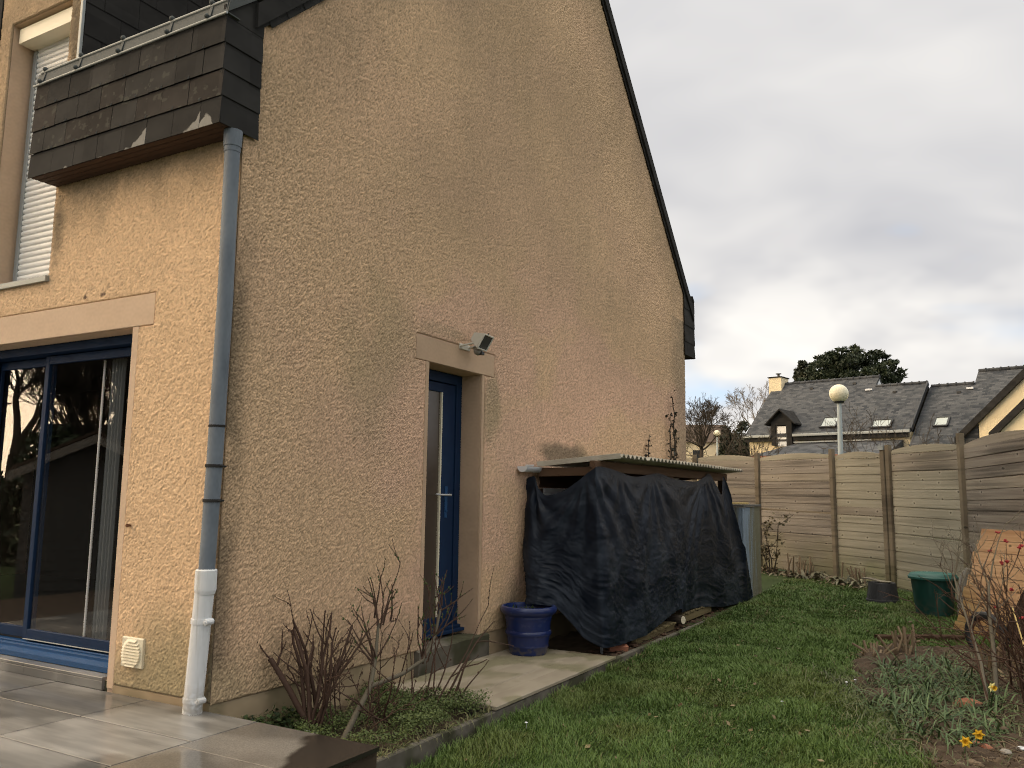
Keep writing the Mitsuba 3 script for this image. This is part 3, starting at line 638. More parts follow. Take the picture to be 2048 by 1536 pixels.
# ------------------------------------------------------------------ things fixed to the house
dp = thing('downpipe', 'zinc rainwater downpipe at the house corner with a white plastic lower end', 'downpipe')
def px(z): return np.interp(z, [0, 0.8, 1.4, 2.4, 3.45], [-0.055, -0.004, 0.008, 0.016, 0.0])
zs = np.linspace(0.80, 3.47, 14)
part(dp, 'zinc_pipe', tube([(px(z), -0.078, z) for z in zs], 0.047, 20), 'zinc')
part(dp, 'collar', cat([tube([(0.0, -0.078, 3.41), (0.0, -0.078, 3.515)], [0.055, 0.058], 20), tube([(0.0, -0.078, 3.375), (0.0, -0.078, 3.412)], 0.051, 20)]), 'zinc')
part(dp, 'joint_ring', tube([(px(1.655), -0.078, 1.650), (px(1.665), -0.078, 1.664)], 0.0492, 20), 'slate')
for z in (1.42, 1.215):
    part(dp, 'clamp', cat([tube([(px(z), -0.078, z - 0.009), (px(z), -0.078, z + 0.009)], 0.0525, 20), tube([(px(z) + 0.05, -0.078, z), (px(z) + 0.066, -0.07, z)], 0.007, 6), tube([(px(z) - 0.05, -0.078, z), (px(z) - 0.062, -0.07, z)], 0.006, 6), tube([(px(z), -0.03, z), (px(z), 0.01, z)], 0.006, 6)]), 'slate')
part(dp, 'plastic_pipe', tube([(px(z), -0.078, z) for z in np.linspace(0.001, 0.72, 6)], 0.0555, 22), 'pvc_pipe')
part(dp, 'plastic_socket', lathe([(0.0485, 0.812), (0.055, 0.818), (0.0615, 0.810), (0.0625, 0.70), (0.059, 0.69), (0.0556, 0.675)], 22, (px(0.76), -0.078, 0)), 'pvc_pipe')
for z in (0.52, 0.075):
    part(dp, 'plastic_clamp', cat([tube([(px(z), -0.078, z - 0.014), (px(z), -0.078, z + 0.014)], 0.0605, 22), tube([(px(z) + 0.060, -0.105, z), (px(z) + 0.060, -0.052, z)], 0.018, 12), tube([(px(z) + 0.060, -0.113, z), (px(z) + 0.060, -0.105, z)], 0.008, 8), tube([(px(z), -0.03, z), (px(z), 0.01, z)], 0.008, 6)]), 'pvc_pipe')
vg = thing('vent_grille', 'square cream plastic vent grille with round slats low on the facade', 'vent')
put(vg, cat([box(-0.797, -0.600, -0.022, 0.0, 0.173, 0.355, 0.006)]), 'cream_plastic')
for i in range(9):
    z = 0.264 + (i - 4) * 0.0185; w = math.sqrt(max(0.0, 0.086 ** 2 - (z - 0.264) ** 2))
    if w > 0.012:
        part(vg, 'slat', prism([(0.0, -0.008), (-0.017, -0.008), (-0.003, 0.007), (0.0, 0.007)], (-0.6985 + w, -0.0215, z), (-0.6985 - w, -0.0215, z)), 'cream_plastic', False)
an = thing('wall_anchor', 'small rusty anchor bolt sticking out of the facade beside the sliding window', 'bolt')
put(an, cat([tube([(-0.82, 0.0, 1.044), (-0.82, -0.035, 1.044)], 0.007, 8), tube([(-0.82, -0.026, 1.044), (-0.82, -0.036, 1.044)], 0.013, 6)]), 'rust')
# floodlight over the side door
fl = thing('floodlight', 'white security floodlight on a bracket above the side door lintel', 'floodlight')
fc = np.array([0.165, 2.66, 2.63])
ax_o = np.array([0.84, 0.08, -0.50]); ax_o /= np.linalg.norm(ax_o)
ax_s = np.cross(ax_o, [0, 0, 1.0]); ax_s /= np.linalg.norm(ax_s); ax_u = np.cross(ax_s, ax_o)
def fpt(o, s, u): return fc + o * ax_o + s * ax_s + u * ax_u
pts = np.array([fpt(0.045, s * 0.087, u * 0.067) for s in (-1, 1) for u in (-1, 1)] + [fpt(0.03, s * 0.088, u * 0.068) for s in (-1, 1) for u in (-1, 1)] + [fpt(-0.065, s * 0.062, u * 0.036) for s in (-1, 1) for u in (-1, 1)])
part(fl, 'body', mani(m3.Manifold.hull_points(pts)), 'floodlight_white', False)
rim = [bar(fpt(0.05, -0.09, u * 0.068), fpt(0.05, 0.09, u * 0.068), 0.012, 0.012, 0.002, up=ax_o) for u in (-1, 1)] + [bar(fpt(0.05, s * 0.088, -0.062), fpt(0.05, s * 0.088, 0.062), 0.012, 0.012, 0.002, up=ax_o) for s in (-1, 1)]
part(fl, 'rim', cat(rim), 'floodlight_white')
part(fl, 'lens', sheet(np.array([[fpt(0.0475, -0.083, -0.062), fpt(0.0475, 0.083, -0.062)], [fpt(0.0475, -0.083, 0.062), fpt(0.0475, 0.083, 0.062)]])), 'dark_glass', False)
part(fl, 'bracket', cat([bar((0.008, 2.56, 2.575), (0.15, 2.60, 2.60), 0.03, 0.012, 0.002), bar((0.008, 2.70, 2.575), (0.14, 2.70, 2.595), 0.03, 0.012, 0.002), box(0.0, 0.012, 2.55, 2.72, 2.55, 2.60)]), 'floodlight_white')
part(fl, 'screw', tube([fpt(0.045, 0.02, 0.066), fpt(0.045, 0.02, 0.088)], 0.006, 6), 'black_plastic')
part(fl, 'sensor', cat([ball((0.13, 2.67, 2.535), 0.042, 2, (1, 1, 0.9)), tube([(0.10, 2.66, 2.575), (0.125, 2.665, 2.53)], 0.022, 10)]), 'stone_grey')
part(fl, 'sensor_window', box(0.145, 0.178, 2.655, 2.70, 2.50, 2.53, 0.003), 'black_plastic')
# ------------------------------------------------------------------ log shelter against the gable
LS = thing('log_shelter', 'low lean-to log shelter with corrugated roof against the gable wall', 'shelter')
RY0, RY1 = 3.90, 8.56
def rz(x): return 1.578 + 0.078 * (x - 0.10) / 0.88 * 0.9
ny = 520; ys_ = np.linspace(RY0, RY1, ny); xs_ = np.array([0.085, 0.4, 0.7, 0.985])
wave = 0.017 * np.cos((ys_ - RY0) * 2 * np.pi / 0.115)
top = np.stack([np.stack([np.full(ny, x) + (0.012 * np.sign(np.sin(ys_ * 1.35)) if x > 0.9 else 0), ys_, rz(x) + 0.012 + wave], -1) for x in xs_], 0)
bot = top.copy(); bot[..., 2] -= 0.008
part(LS, 'corrugated_roof', cat([sheet(top), sheet(bot), sheet(np.stack([top[-1], bot[-1]], 0)), sheet(np.stack([top[:, 0], bot[:, 0]], 0))]), 'fibre_cement', 35)
part(LS, 'edge_board', bar((0.09, RY0 - 0.008, rz(0.09) + 0.002), (0.985, RY0 - 0.008, rz(0.985) + 0.004), 0.012, 0.052, 0.002), 'fibre_cement')
wood('old_beam', (0.075, 0.042, 0.025), (0.15, 0.092, 0.055), 0.4, 0.15, seed=31.0, zf=25.0)
part(LS, 'beam', bar((0.75, 3.765, 1.555), (0.75, 8.43, 1.553), 0.055, 0.10, 0.004), 'old_beam')
part(LS, 'rafter', bar((0.07, 3.955, 1.497), (0.80, 3.955, 1.513), 0.05, 0.085, 0.004), 'old_beam')
for y in (5.1, 6.3, 7.4, 8.3):
    part(LS, 'rafter', bar((0.07, y, 1.535), (0.74, y, 1.57), 0.05, 0.06, 0.004), 'old_beam')
for y in (4.02, 6.0, 8.2):
    pk = part(LS, 'post', bar((0.75, y, -0.10), (0.75, y, 1.50), 0.07, 0.07, 0.005, up=(0, 1, 0)), 'old_beam')
    part(pk, 'metal_foot', cat([box(0.735, 0.765, y - 0.04, y - 0.036, -0.26, -0.02, 0.001), box(0.72, 0.78, y - 0.036, y + 0.036, -0.125, -0.105, 0.001)]), 'zinc_bright')
th = np.linspace(np.pi, 2 * np.pi, 13)
gp = [(0.055 * math.cos(a), 0.055 * math.sin(a)) for a in th]; gi = [(0.049 * math.cos(a), 0.049 * math.sin(a)) for a in th[::-1]]
pr = np.array(gp + gi)
def prof_sheet(poly, y0, y1, x0, z0):
    ring0 = np.stack([poly[:, 0] + x0, np.full(len(poly), y0), poly[:, 1] + z0], -1); ring1 = ring0.copy(); ring1[:, 1] = y1
    P = np.stack([ring0, ring1], 0); P = np.concatenate([P, P[:, :1]], 1); return sheet(P)
gk2 = part(LS, 'gutter', prof_sheet(pr, 3.62, 8.6, 0.072, 1.548), 'pvc_grey_white', 40)
v = np.array([(0.072, 3.619, 1.548)] + [(0.072 + 0.056 * math.cos(a), 3.619, 1.548 + 0.056 * math.sin(a)) for a in th]); f = np.array([[0, i + 1, i] for i in range(1, 13)])
v2 = v.copy(); v2[:, 1] -= 0.006
part(gk2, 'end_cap', cat([(v, f), (v2, f), bar((0.10, 3.635, 1.556), (0.185, 3.635, 1.556), 0.012, 0.016, 0.002)]), 'pvc_grey_white', False)

# black tarpaulin hung from the beam
TP = thing('tarpaulin', 'crumpled black plastic tarpaulin hung over the front of the log shelter', 'tarpaulin')
top_pts = np.array([(0.05, 3.745, 1.43), (0.13, 3.745, 1.455), (0.19, 3.735, 1.34), (0.28, 3.735, 1.27), (0.42, 3.735, 1.30), (0.60, 3.735, 1.40), (0.735, 3.735, 1.50), (0.80, 3.725, 1.538),
                    (0.80, 3.85, 1.55), (0.80, 4.2, 1.525), (0.80, 4.75, 1.475), (0.80, 5.2, 1.51), (0.80, 5.45, 1.53), (0.80, 6.1, 1.475), (0.80, 6.8, 1.465), (0.80, 7.3, 1.545), (0.80, 7.45, 1.59), (0.82, 7.6, 1.50), (0.85, 7.72, 1.38), (0.85, 7.86, 1.31), (0.82, 8.02, 1.44), (0.81, 8.12, 1.565), (0.84, 8.15, 1.50), (0.87, 8.17, 1.40)])
bot_pts = np.array([(0.05, 3.73, 0.33), (0.12, 3.62, 0.27), (0.22, 3.52, 0.25), (0.30, 3.50, 0.26), (0.42, 3.58, 0.245), (0.58, 3.66, 0.10), (0.70, 3.70, -0.03), (0.88, 3.70, -0.10),
                    (0.92, 3.85, -0.11), (0.92, 4.2, -0.12), (0.93, 4.7, -0.11), (0.93, 5.0, -0.07), (0.93, 5.25, -0.03), (0.93, 5.75, 0.02), (0.90, 5.9, -0.035), (0.87, 6.4, -0.045), (0.88, 6.9, -0.08), (0.90, 7.2, -0.11), (0.93, 7.5, -0.14), (0.95, 7.8, -0.15), (0.97, 8.1, -0.16), (0.98, 8.4, -0.17), (0.99, 8.65, -0.16), (1.0, 8.80, -0.14)])
def dense(p, n):
    s = np.concatenate([[0], np.cumsum(np.linalg.norm(np.diff(top_pts, axis=0), axis=1))]); s /= s[-1]
    from scipy.interpolate import PchipInterpolator
    u = np.linspace(0, 1, n); return np.stack([PchipInterpolator(s, p[:, k])(u) for k in range(3)], -1)
nu, nv = 420, 150
A, B = dense(top_pts, nu), dense(bot_pts, nu)
w = np.linspace(0, 1, nv)[None, :, None]
P = A[:, None] * (1 - w) + B[:, None] * w
uu = np.linspace(0, 1, nu)[:, None] * np.ones((1, nv)); vv = np.ones((nu, 1)) * np.linspace(0, 1, nv)[None]
arc = np.concatenate([[0], np.cumsum(np.linalg.norm(np.diff(A, axis=0), axis=1))])[:, None] * np.ones((1, nv))
hgt = vv * 1.55
# folds fan out from where it is pinned; smaller crinkles run across
pins = [0.02, 0.12, 0.80, 1.5, 2.45, 4.45, 5.5]
fold = np.zeros_like(arc)
for i, s0 in enumerate(pins):
    ang = np.arctan2(arc - s0, hgt + 0.06); rr = np.hypot(arc - s0, hgt)
    fold += 0.017 * np.sin(ang * (9 + 3 * (i % 3)) + i * 1.7 + 1.5 * meshkit.noise(np.stack([arc, hgt, 0 * arc + i], -1) * 2.2, i)) * np.exp(-rr * 0.9) * ss(0.0, 0.3, hgt)
q = np.stack([arc, hgt, 0 * arc], -1)
def ridge(n): return 1 - np.abs(2 * n - 1)
warp_ = meshkit.fbm(q * 3.0, 3, 5)[..., None]
cr = ridge(meshkit.fbm(q * np.array([3.2, 8.0, 1]) + warp_ * 2.0, 3, 7)) ** 2 * 0.015 + ridge(meshkit.fbm(q * np.array([9, 20, 1]) + warp_ * 2.5, 3, 9)) ** 2 * 0.009
drape = 0.035 * (meshkit.fbm(q * np.array([2.6, 0.8, 1]), 3, 13) - 0.5) * ss(0, 0.4, hgt)
amp = (fold * ss(0, 0.12, vv) + cr * (0.35 + 0.65 * ss(0.1, 0.9, vv)) + drape) * ss(0, 0.06, vv)
tu = np.gradient(P, axis=0); tv = np.gradient(P, axis=1); nn = np.cross(tv, tu); nn /= np.linalg.norm(nn, axis=-1, keepdims=True) + 1e-9
nn = np.where((nn @ np.array([0.7, -0.7, 0]))[..., None] < 0, -nn, nn)
billow = 0.03 * np.sin(np.pi * vv) * ss(0.9, 1.6, arc)
P = P + nn * (amp + billow)[..., None]
P[..., 0] = np.maximum(P[..., 0], 0.035)
P[..., 0] = np.where(P[..., 1] > 8.4, np.maximum(P[..., 0], 0.90 + 0.10 * ss(8.4, 8.5, P[..., 1]) + 0.4 * amp), P[..., 0])
put(TP, sheet(P), 'tarp_film', True)

# pallet, logs and rubble under the tarpaulin
pl = thing('pallet', 'old wooden pallet lying on the bed under the black tarpaulin', 'pallet')
wood('pallet_wood', (0.16, 0.12, 0.075), (0.30, 0.23, 0.155), 0.4, 0.2, seed=41.0, zf=20.0)
for i in range(11):
    y = 4.55 + 0.105 * i
    part(pl, 'slat', bar((0.35, y, -0.115 + 0.004 * (i % 3)), (0.93, y + 0.01, -0.118 + 0.006 * (i % 2)), 0.075, 0.018, 0.003), 'pallet_wood')
for x in (0.42, 0.87):
    part(pl, 'bearer', bar((x, 4.5, -0.16), (x, 5.68, -0.16), 0.05, 0.065, 0.003), 'pallet_wood')
pl = thing('pallet', 'second wooden pallet under the tarpaulin, farther from the blue flowerpot', 'pallet')
for i in range(12):
    y = 6.0 + 0.1 * i
    part(pl, 'slat', bar((0.35, y, -0.075), (0.90, y + 0.01, -0.072 + 0.006 * (i % 2)), 0.07, 0.018, 0.003), 'pallet_wood')
for x in (0.42, 0.86):
    part(pl, 'bearer', bar((x, 5.95, -0.13), (x, 7.16, -0.13), 0.05, 0.075, 0.003), 'pallet_wood')
for i, (x, y, z, r, l, yaw) in enumerate(((0.88, 5.78, -0.10, 0.05, 0.20, 0.3), (0.80, 5.92, -0.115, 0.04, 0.22, 1.2))):
    lg = thing('log', ('short split log with a pale cut end poking out between the pallets', 'thin log lying crosswise behind the pale-ended log')[i], 'log')
    d = np.array([math.cos(yaw), -math.sin(yaw), 0.05]) * l / 2; c = np.array([x, y, z])
    put(lg, tube([c - d, c - d * 0.3, c + d * 0.4, c + d], [r * 0.95, r, r * 1.03, r], 10), 'bark')
    part(lg, 'cut_end', tube([c + d * 1.0, c + d * 1.015], r * 0.86, 10), 'cream_plastic')
br = thing('brick_piece', 'broken terracotta brick lying at the foot of the shelter corner post', 'brick')
put(br, mani(cube(-0.09, 0.09, -0.05, 0.05, -0.03, 0.03).rotate([8, 5, 35]).translate([0.86, 4.12, -0.165])), 'terracotta', False)
debris = []
for i in range(150):
    x, y = RNG.uniform(0.62, 0.95), RNG.uniform(3.8, 7.6)
    r = RNG.uniform(0.006, 0.022); debris.append(ico_rock((x, y, -0.19 + 0.012 * RNG.random()), (r * RNG.uniform(1, 2.2), r * RNG.uniform(1, 2.2), r * 0.6), i, 1))
for i in range(170):
    x, y = RNG.uniform(0.5, 0.96), RNG.uniform(3.75, 7.7); a = RNG.uniform(0, 6.28); l = RNG.uniform(0.03, 0.12)
    debris.append(tube([(x, y, -0.175), (x + math.cos(a) * l, y + math.sin(a) * l, -0.165 + 0.01 * RNG.random())], 0.003, 4))
dk = thing('debris', 'bark scraps, twigs and crumbs of soil along the edging below the tarpaulin', 'debris'); labels[dk]['kind'] = 'stuff'
put(dk, cat(debris), 'dark_timber', False)

# blue glazed pot
pt = thing('flowerpot', 'large glossy dark blue flowerpot with ringed sides standing on the side path', 'flowerpot')
prof = [(0.0, 0.0), (0.165, 0.0), (0.172, 0.008), (0.178, 0.06), (0.186, 0.068), (0.188, 0.078), (0.184, 0.088), (0.198, 0.165), (0.208, 0.172), (0.213, 0.19), (0.208, 0.208), (0.200, 0.214), (0.206, 0.29), (0.214, 0.315), (0.217, 0.325), (0.215, 0.338), (0.228, 0.352), (0.250, 0.365), (0.262, 0.385), (0.262, 0.408), (0.250, 0.424), (0.232, 0.428), (0.222, 0.418), (0.215, 0.38), (0.20, 0.30)]
PC = (0.272, 3.40, -0.164)
put(pt, lathe(prof, 56, PC), 'pot_glaze', 40)
sv, sf = lathe([(0.0, 0.0), (0.10, 0.006), (0.20, 0.0), (0.214, -0.01)], 28, (PC[0], PC[1], PC[2] + 0.365)); sv[:, 2] += 0.03 * (meshkit.fbm(sv * 30, 3, 3) - 0.5)
part(pt, 'soil', (sv, sf), 'soil')
lv = []
for i in range(26):
    a, r = RNG.uniform(0, 6.28), RNG.uniform(0.02, 0.18); p = np.array([PC[0] + r * math.cos(a), PC[1] + r * math.sin(a), PC[2] + 0.375]); d = np.array([RNG.normal() * .5, RNG.normal() * .5, 1.0]); d *= RNG.uniform(0.02, 0.07) / np.linalg.norm(d); s = np.cross(d, [0.3, 0.8, 0.1]); s *= 0.008 / np.linalg.norm(s)
    lv.append((np.array([p, p + d * .6 + s, p + d, p + d * .6 - s]), np.array([[0, 1, 2], [0, 2, 3]])))
mat('weed', (0.05, 0.085, 0.022), 0.6, 0.3)
part(pt, 'weeds', cat(lv), 'weed', False)

# pale blue wooden shed box beyond the shelter
SB = thing('storage_box', 'weathered pale blue wooden garden box of vertical boards beyond the tarpaulin', 'storage box')
bx0, bx1, by0, by1 = 0.20, 0.97, 8.52, 9.55
def bz(y): return -0.165 + 0.019 * (y - 8)
part(SB, 'core', mani(cube(bx0 + .02, bx1 - .02, by0 + .02, by1 - .02, -0.2, 1.12)), 'dark_timber', False)
n = 9; wv = (by1 - by0) / n
for i in range(n):
    part(SB, 'board', box(bx1 - 0.019, bx1, by0 + wv * i + 0.0015, by0 + wv * (i + 1) - 0.0015, -0.225 + 0.004 * (i % 3), 1.135, 0.003), 'shed_paint')
n = 8; wv = (bx1 - 0.02 - bx0) / n
for i in range(n):
    part(SB, 'board', box(bx0 + wv * i + 0.0015, bx0 + wv * (i + 1) - 0.0015, by0, by0 + 0.018, -0.21, 1.135, 0.003), 'shed_paint')
part(SB, 'lid_rim', cat([box(bx0 - .02, bx1 + .018, by0 - .02, by0 + .03, 1.138, 1.172), box(bx1 - .03, bx1 + .018, by0 + .03, by1 + .02, 1.138, 1.172), box(bx0, bx1 - .03, by0 + .03, by1, 1.138, 1.165)]), 'grey_shed')
stk = thing('stick', 'pale yellow wooden stick lying on top of the blue garden box', 'stick')
put(stk, bar((0.50, 8.62, 1.190), (0.93, 9.0, 1.187), 0.03, 0.028, 0.004), 'orange_wood'); 
mat('pale_wood', (0.50, 0.38, 0.16), 0.7, 0.3); scene[stk]['bsdf'] = {'type': 'ref', 'id': 'mat_pale_wood'}
jr = thing('canister', 'dark green plastic canister standing on the blue garden box', 'canister')
put(jr, mani(m3.Manifold.hull(cube(0.46, 0.66, 8.95, 9.07, 1.173, 1.29) + cube(0.49, 0.63, 8.97, 9.05, 1.173, 1.315))), 'green_plastic', False)
part(jr, 'cap', tube([(0.52, 9.01, 1.315), (0.52, 9.01, 1.338)], 0.022, 12), 'black_plastic')

# ------------------------------------------------------------------ fence
FN = thing('wooden_fence', 'tall weathered wooden garden fence of arched board panels between posts', 'fence')
def postat(x, y): return np.array([x, y, lawn_z(x, y)])
E_, A_, B_, C1, C2, D_, F_, G_, I_ = [np.array(p) for p in ((-1.25, 13.55), (0.12, 13.2), (1.70, 11.95), (2.60, 11.20), (2.685, 11.13), (3.76, 9.50), (4.52, 7.22), (5.12, 5.42), (5.72, 3.62))]
boards_v = {'g': ['fence_wood_grey', 'fence_wood'], 'y': ['fence_wood_green', 'fence_wood']}
def panel(p, q, style, h=2.20, tilt=0.0, dz=0.0):
    d = (q - p) / np.linalg.norm(q - p); a2, b2 = p + d * 0.058, q - d * 0.058
    za, zb = float(lawn_z(*p)) + 0.02 + dz, float(lawn_z(*q)) + 0.02 + dz
    A3, B3 = np.array([*a2, za]), np.array([*b2, zb]); nrm = np.array([d[1], -d[0], 0.0])
    if nrm @ np.array([2.2 - p[0], 5.5 - p[1], 0]) < 0: nrm = -nrm
    pk = num(FN + '__panel')
    up = np.array([0, 0, 1.0])
    back = [bar(A3 + d3(d) * t + up * 0.03 - nrm * 0.02, A3 + d3(d) * t + up * (h - 0.12) - nrm * 0.02, 0.03, 0.045, 0.003, up=nrm) for t in (0.02, np.linalg.norm(b2 - a2) - 0.02)]
    back.append(bar(A3 + up * 1.1 - nrm * 0.02, B3 + up * 1.1 - nrm * 0.02, 0.03, 0.06, 0.003, up=nrm))
    put(pk, cat(back), 'post_wood')
    nb = 15; bh = (h - 0.10) / nb; L_ = np.linalg.norm(B3 - A3)
    for i in range(nb):
        c0 = A3 + up * (bh * (i + 0.5)); c1 = B3 + up * (bh * (i + 0.5) + tilt)
        sag = RNG.normal() * 0.003
        grey = style == 'g'
        if style == 'g': m_ = 'fence_wood' if (i < 5 or RNG.random() < 0.15) else 'fence_wood_grey'
        elif style == 'y': m_ = 'fence_wood_green' if RNG.random() < 0.8 else 'fence_wood'
        else: m_ = 'fence_wood_grey' if RNG.random() < 0.75 else 'fence_wood'
        prof = [(-0.009, -bh / 2 - 0.010), (-0.003, -bh / 2 - 0.010), (-0.003, -bh / 2 + 0.004), (0.006, -bh / 2 + 0.004), (0.0095, -bh / 2 + 0.008), (0.0095, bh / 2 - 0.007), (-0.003, bh / 2 - 0.003), (-0.009, bh / 2 - 0.003)]
        side = np.cross((c1 - c0), up); s_ = 1 if side @ nrm > 0 else -1
        prof = [(s_ * x, y) for x, y in prof]
        if s_ < 0: prof = prof[::-1]
        off = nrm * (RNG.normal() * 0.0015)
        part(pk, 'board', prism(prof, c0 + off + up * sag, c1 + off + up * sag), m_)
    # arched top board
    n = 14; t = np.linspace(0, 1, n); zt = bh * nb + (tilt * t) + 0.055 + 0.06 * (1 - (2 * t - 1) ** 2)
    base = A3 + (B3 - A3) * t[:, None] + up * (bh * nb + tilt * t[:, None] + 0.001)
    topp = A3 + (B3 - A3) * t[:, None] + up * zt[:, None]
    ring = [sheet(np.stack([base + nrm * .009, topp + nrm * .009], 0)), sheet(np.stack([base - nrm * .009, topp - nrm * .009], 0)), sheet(np.stack([topp + nrm * .009, topp - nrm * .009], 0))]
    part(pk, 'arched_board', cat(ring), 'fence_wood_green' if style != 'r' else 'fence_wood', False)
def d3(d): return np.array([d[0], d[1], 0.0])
panel(E_, A_, 'g', 2.14); panel(A_, B_, 'g', 2.13, tilt=0.035); panel(B_, C1, 'y', 2.14); panel(C2, D_, 'y', 2.19, tilt=0.01); panel(D_, F_, 'r', 2.20, tilt=0.07); panel(F_, G_, 'r', 2.19); panel(G_, I_, 'r', 2.19); panel(np.array([-2.6, 13.9]), E_, 'g', 2.14)
for p, h, yaw in ((E_, 2.19, 0.2), (A_, 2.21, -0.4), (B_, 2.24, -0.7), (C1, 2.25, -0.7), (C2, 2.26, -0.8), (D_, 2.34, -1.1), (F_, 2.30, -1.2), (G_, 2.3, -1.2), (I_, 2.3, -1.2)):
    z = float(lawn_z(*p)); up_ = (math.cos(yaw), math.sin(yaw), 0)
    a3 = np.array([p[0], p[1], z - 0.1]); b3 = np.array([p[0] - 0.012, p[1], z + h])
    nr = np.array([-0.3, -0.95, 0]) 
    if p is D_ or p is F_: nr = np.array([-0.94, -0.34, 0])
    pk = part(FN, 'post', bar(a3 + nr * 0.02, b3 + nr * 0.02, 0.078, 0.085, 0.006, up=up_), 'post_wood')
    if p is C1: part(pk, 'cap_plate', mani(cube(-0.052, 0.052, -0.055, 0.055, 0.0, 0.075).rotate([0, 0, math.degrees(yaw)]).translate([b3[0] - .006, b3[1] - 0.02, b3[2] - 0.07])), 'zinc_bright', False)

# ------------------------------------------------------------------ things at the fence
bk = thing('bucket', 'dark grey plastic bucket upside down on the lawn with a flat wooden piece on top', 'bucket')
BC = (2.67, 9.36, float(lawn_z(2.66, 9.4)))
put(bk, lathe([(0.218, 0.0), (0.222, 0.01), (0.218, 0.045), (0.207, 0.05), (0.178, 0.265), (0.17, 0.275), (0.0, 0.275)], 36, BC), 'bucket_plastic', 40)
sb = thing('board_scrap', 'flat weathered scrap of wood lying on the upturned grey bucket', 'board')
n = 10; tt = np.linspace(0, 1, n); pp = np.stack([2.43 + 0.36 * tt, 9.34 - 0.05 * tt, BC[2] + 0.322 - 0.035 * tt + 0.008 * np.sin(tt * 7)], -1)
put(sb, cat([bar(pp[i], pp[i + 1], 0.15, 0.014, 0.002) for i in range(n - 1)]), 'fence_wood_grey', False)
tb = thing('tub', 'large round dark green plastic tub with a lid beside the fence', 'tub')
TC = (3.36, 8.42, float(lawn_z(3.36, 8.2)) - 0.01)
put(tb, lathe([(0.0, 0.0), (0.200, 0.0), (0.208, 0.012), (0.256, 0.46), (0.262, 0.47), (0.262, 0.50), (0.25, 0.505)], 44, TC), 'green_plastic', 40)
part(tb, 'lid', lathe([(0.280, 0.468), (0.288, 0.475), (0.290, 0.498), (0.276, 0.512), (0.268, 0.53), (0.250, 0.542), (0.235, 0.538), (0.15, 0.545), (0.0, 0.552)], 44, TC), 'green_plastic', 40)
mat('green_lid', (0.025, 0.105, 0.09), 0.5, 0.5); scene[tb + '__lid']['bsdf'] = {'type': 'ref', 'id': 'mat_green_lid'}
sp = thing('stone_post', 'stubby grey stone post standing between the green tub and the boards', 'post')
put(sp, tube([(3.69, 7.95, -0.22), (3.70, 7.95, 0.15), (3.735, 7.93, 0.37), (3.77, 7.92, 0.47)], [0.062, 0.066, 0.06, 0.03], 12), 'stone_grey')
# leaning boarded panel
ob = thing('leaning_boards', 'orange-brown boarded panel leaning against the fence at the right', 'panel')
o = np.array([3.60, 7.30, -0.20]); ex = np.array([0.66, -0.72, 0.0]); ex /= np.linalg.norm(ex); eu = np.array([0.31, 0.17, 1.10]); eu /= np.linalg.norm(eu); en = np.cross(ex, eu); en *= -1 if en @ (CAM - o) < 0 else 1
for i in range(9):
    c0 = o + eu * (0.068 + 0.135 * i); w0 = -0.01 + 0.02 * ((i * 7) % 3)
    part(ob, 'board', prism([(-0.009, -0.064), (0.009, -0.064), (0.009, 0.064), (-0.009, 0.064)], c0 + ex * w0, c0 + ex * (0.98 + 0.02 * (i % 2)), up=eu), 'orange_wood', False)
part(ob, 'batten', bar(o + ex * 0.2 - en * 0.03, o + ex * 0.2 + eu * 1.15 - en * 0.03, 0.06, 0.03, 0.003, up=ex), 'orange_wood')
part(ob, 'batten', bar(o + ex * 0.8 - en * 0.03, o + ex * 0.8 + eu * 1.15 - en * 0.03, 0.06, 0.03, 0.003, up=ex), 'orange_wood')
# wheelbarrow stood on end
wb = thing('wheelbarrow', 'dark rusty wheelbarrow tipped up on end in front of the leaning boards', 'wheelbarrow')
W0 = np.array([4.16, 6.25, -0.22])
def wp(a, b, c): return W0 + a * np.array([0.62, -0.72, 0.30]) + b * np.array([0.76, 0.65, 0.0]) + c * np.array([0.40, -0.08, 0.92])
mat('barrow_paint', (0.042, 0.026, 0.019), 0.6, 0.4)
pts = np.array([wp(0.02, -0.24, 0.12), wp(0.02, 0.24, 0.12), wp(0.32, -0.17, 0.20), wp(0.32, 0.17, 0.20), wp(0.12, -0.30, 0.98), wp(0.12, 0.30, 0.98), wp(0.38, -0.2, 0.85), wp(0.38, 0.2, 0.85)])
outer = m3.Manifold.hull_points(pts); ctr = pts.mean(0); inner = m3.Manifold.hull_points((pts - ctr) * 0.93 + ctr + 0.04 * np.array([-0.62, 0.72, 0]))
part(wb, 'tray', mani(outer - inner), 'barrow_paint', 40)
part(wb, 'tray_rim', tube([wp(0.02, -0.24, 0.12), wp(0.12, -0.30, 0.98), wp(0.12, 0.30, 0.98), wp(0.02, 0.24, 0.12), wp(0.02, -0.24, 0.12)], 0.012, 6), 'barrow_paint')
part(wb, 'handle', tube([wp(0.30, -0.2, 0.1), wp(0.42, -0.22, 0.7), wp(0.44, -0.27, 1.0)], 0.016, 8), 'rust')
part(wb, 'handle', tube([wp(0.30, 0.2, 0.1), wp(0.42, 0.22, 0.7), wp(0.44, 0.27, 1.0)], 0.016, 8), 'rust')
wc = np.array([3.93, 5.98, -0.02]); ax = np.array([-0.55, -0.80, 0.0]); ax /= np.linalg.norm(ax); s1 = np.cross(ax, [0, 0, 1.0])
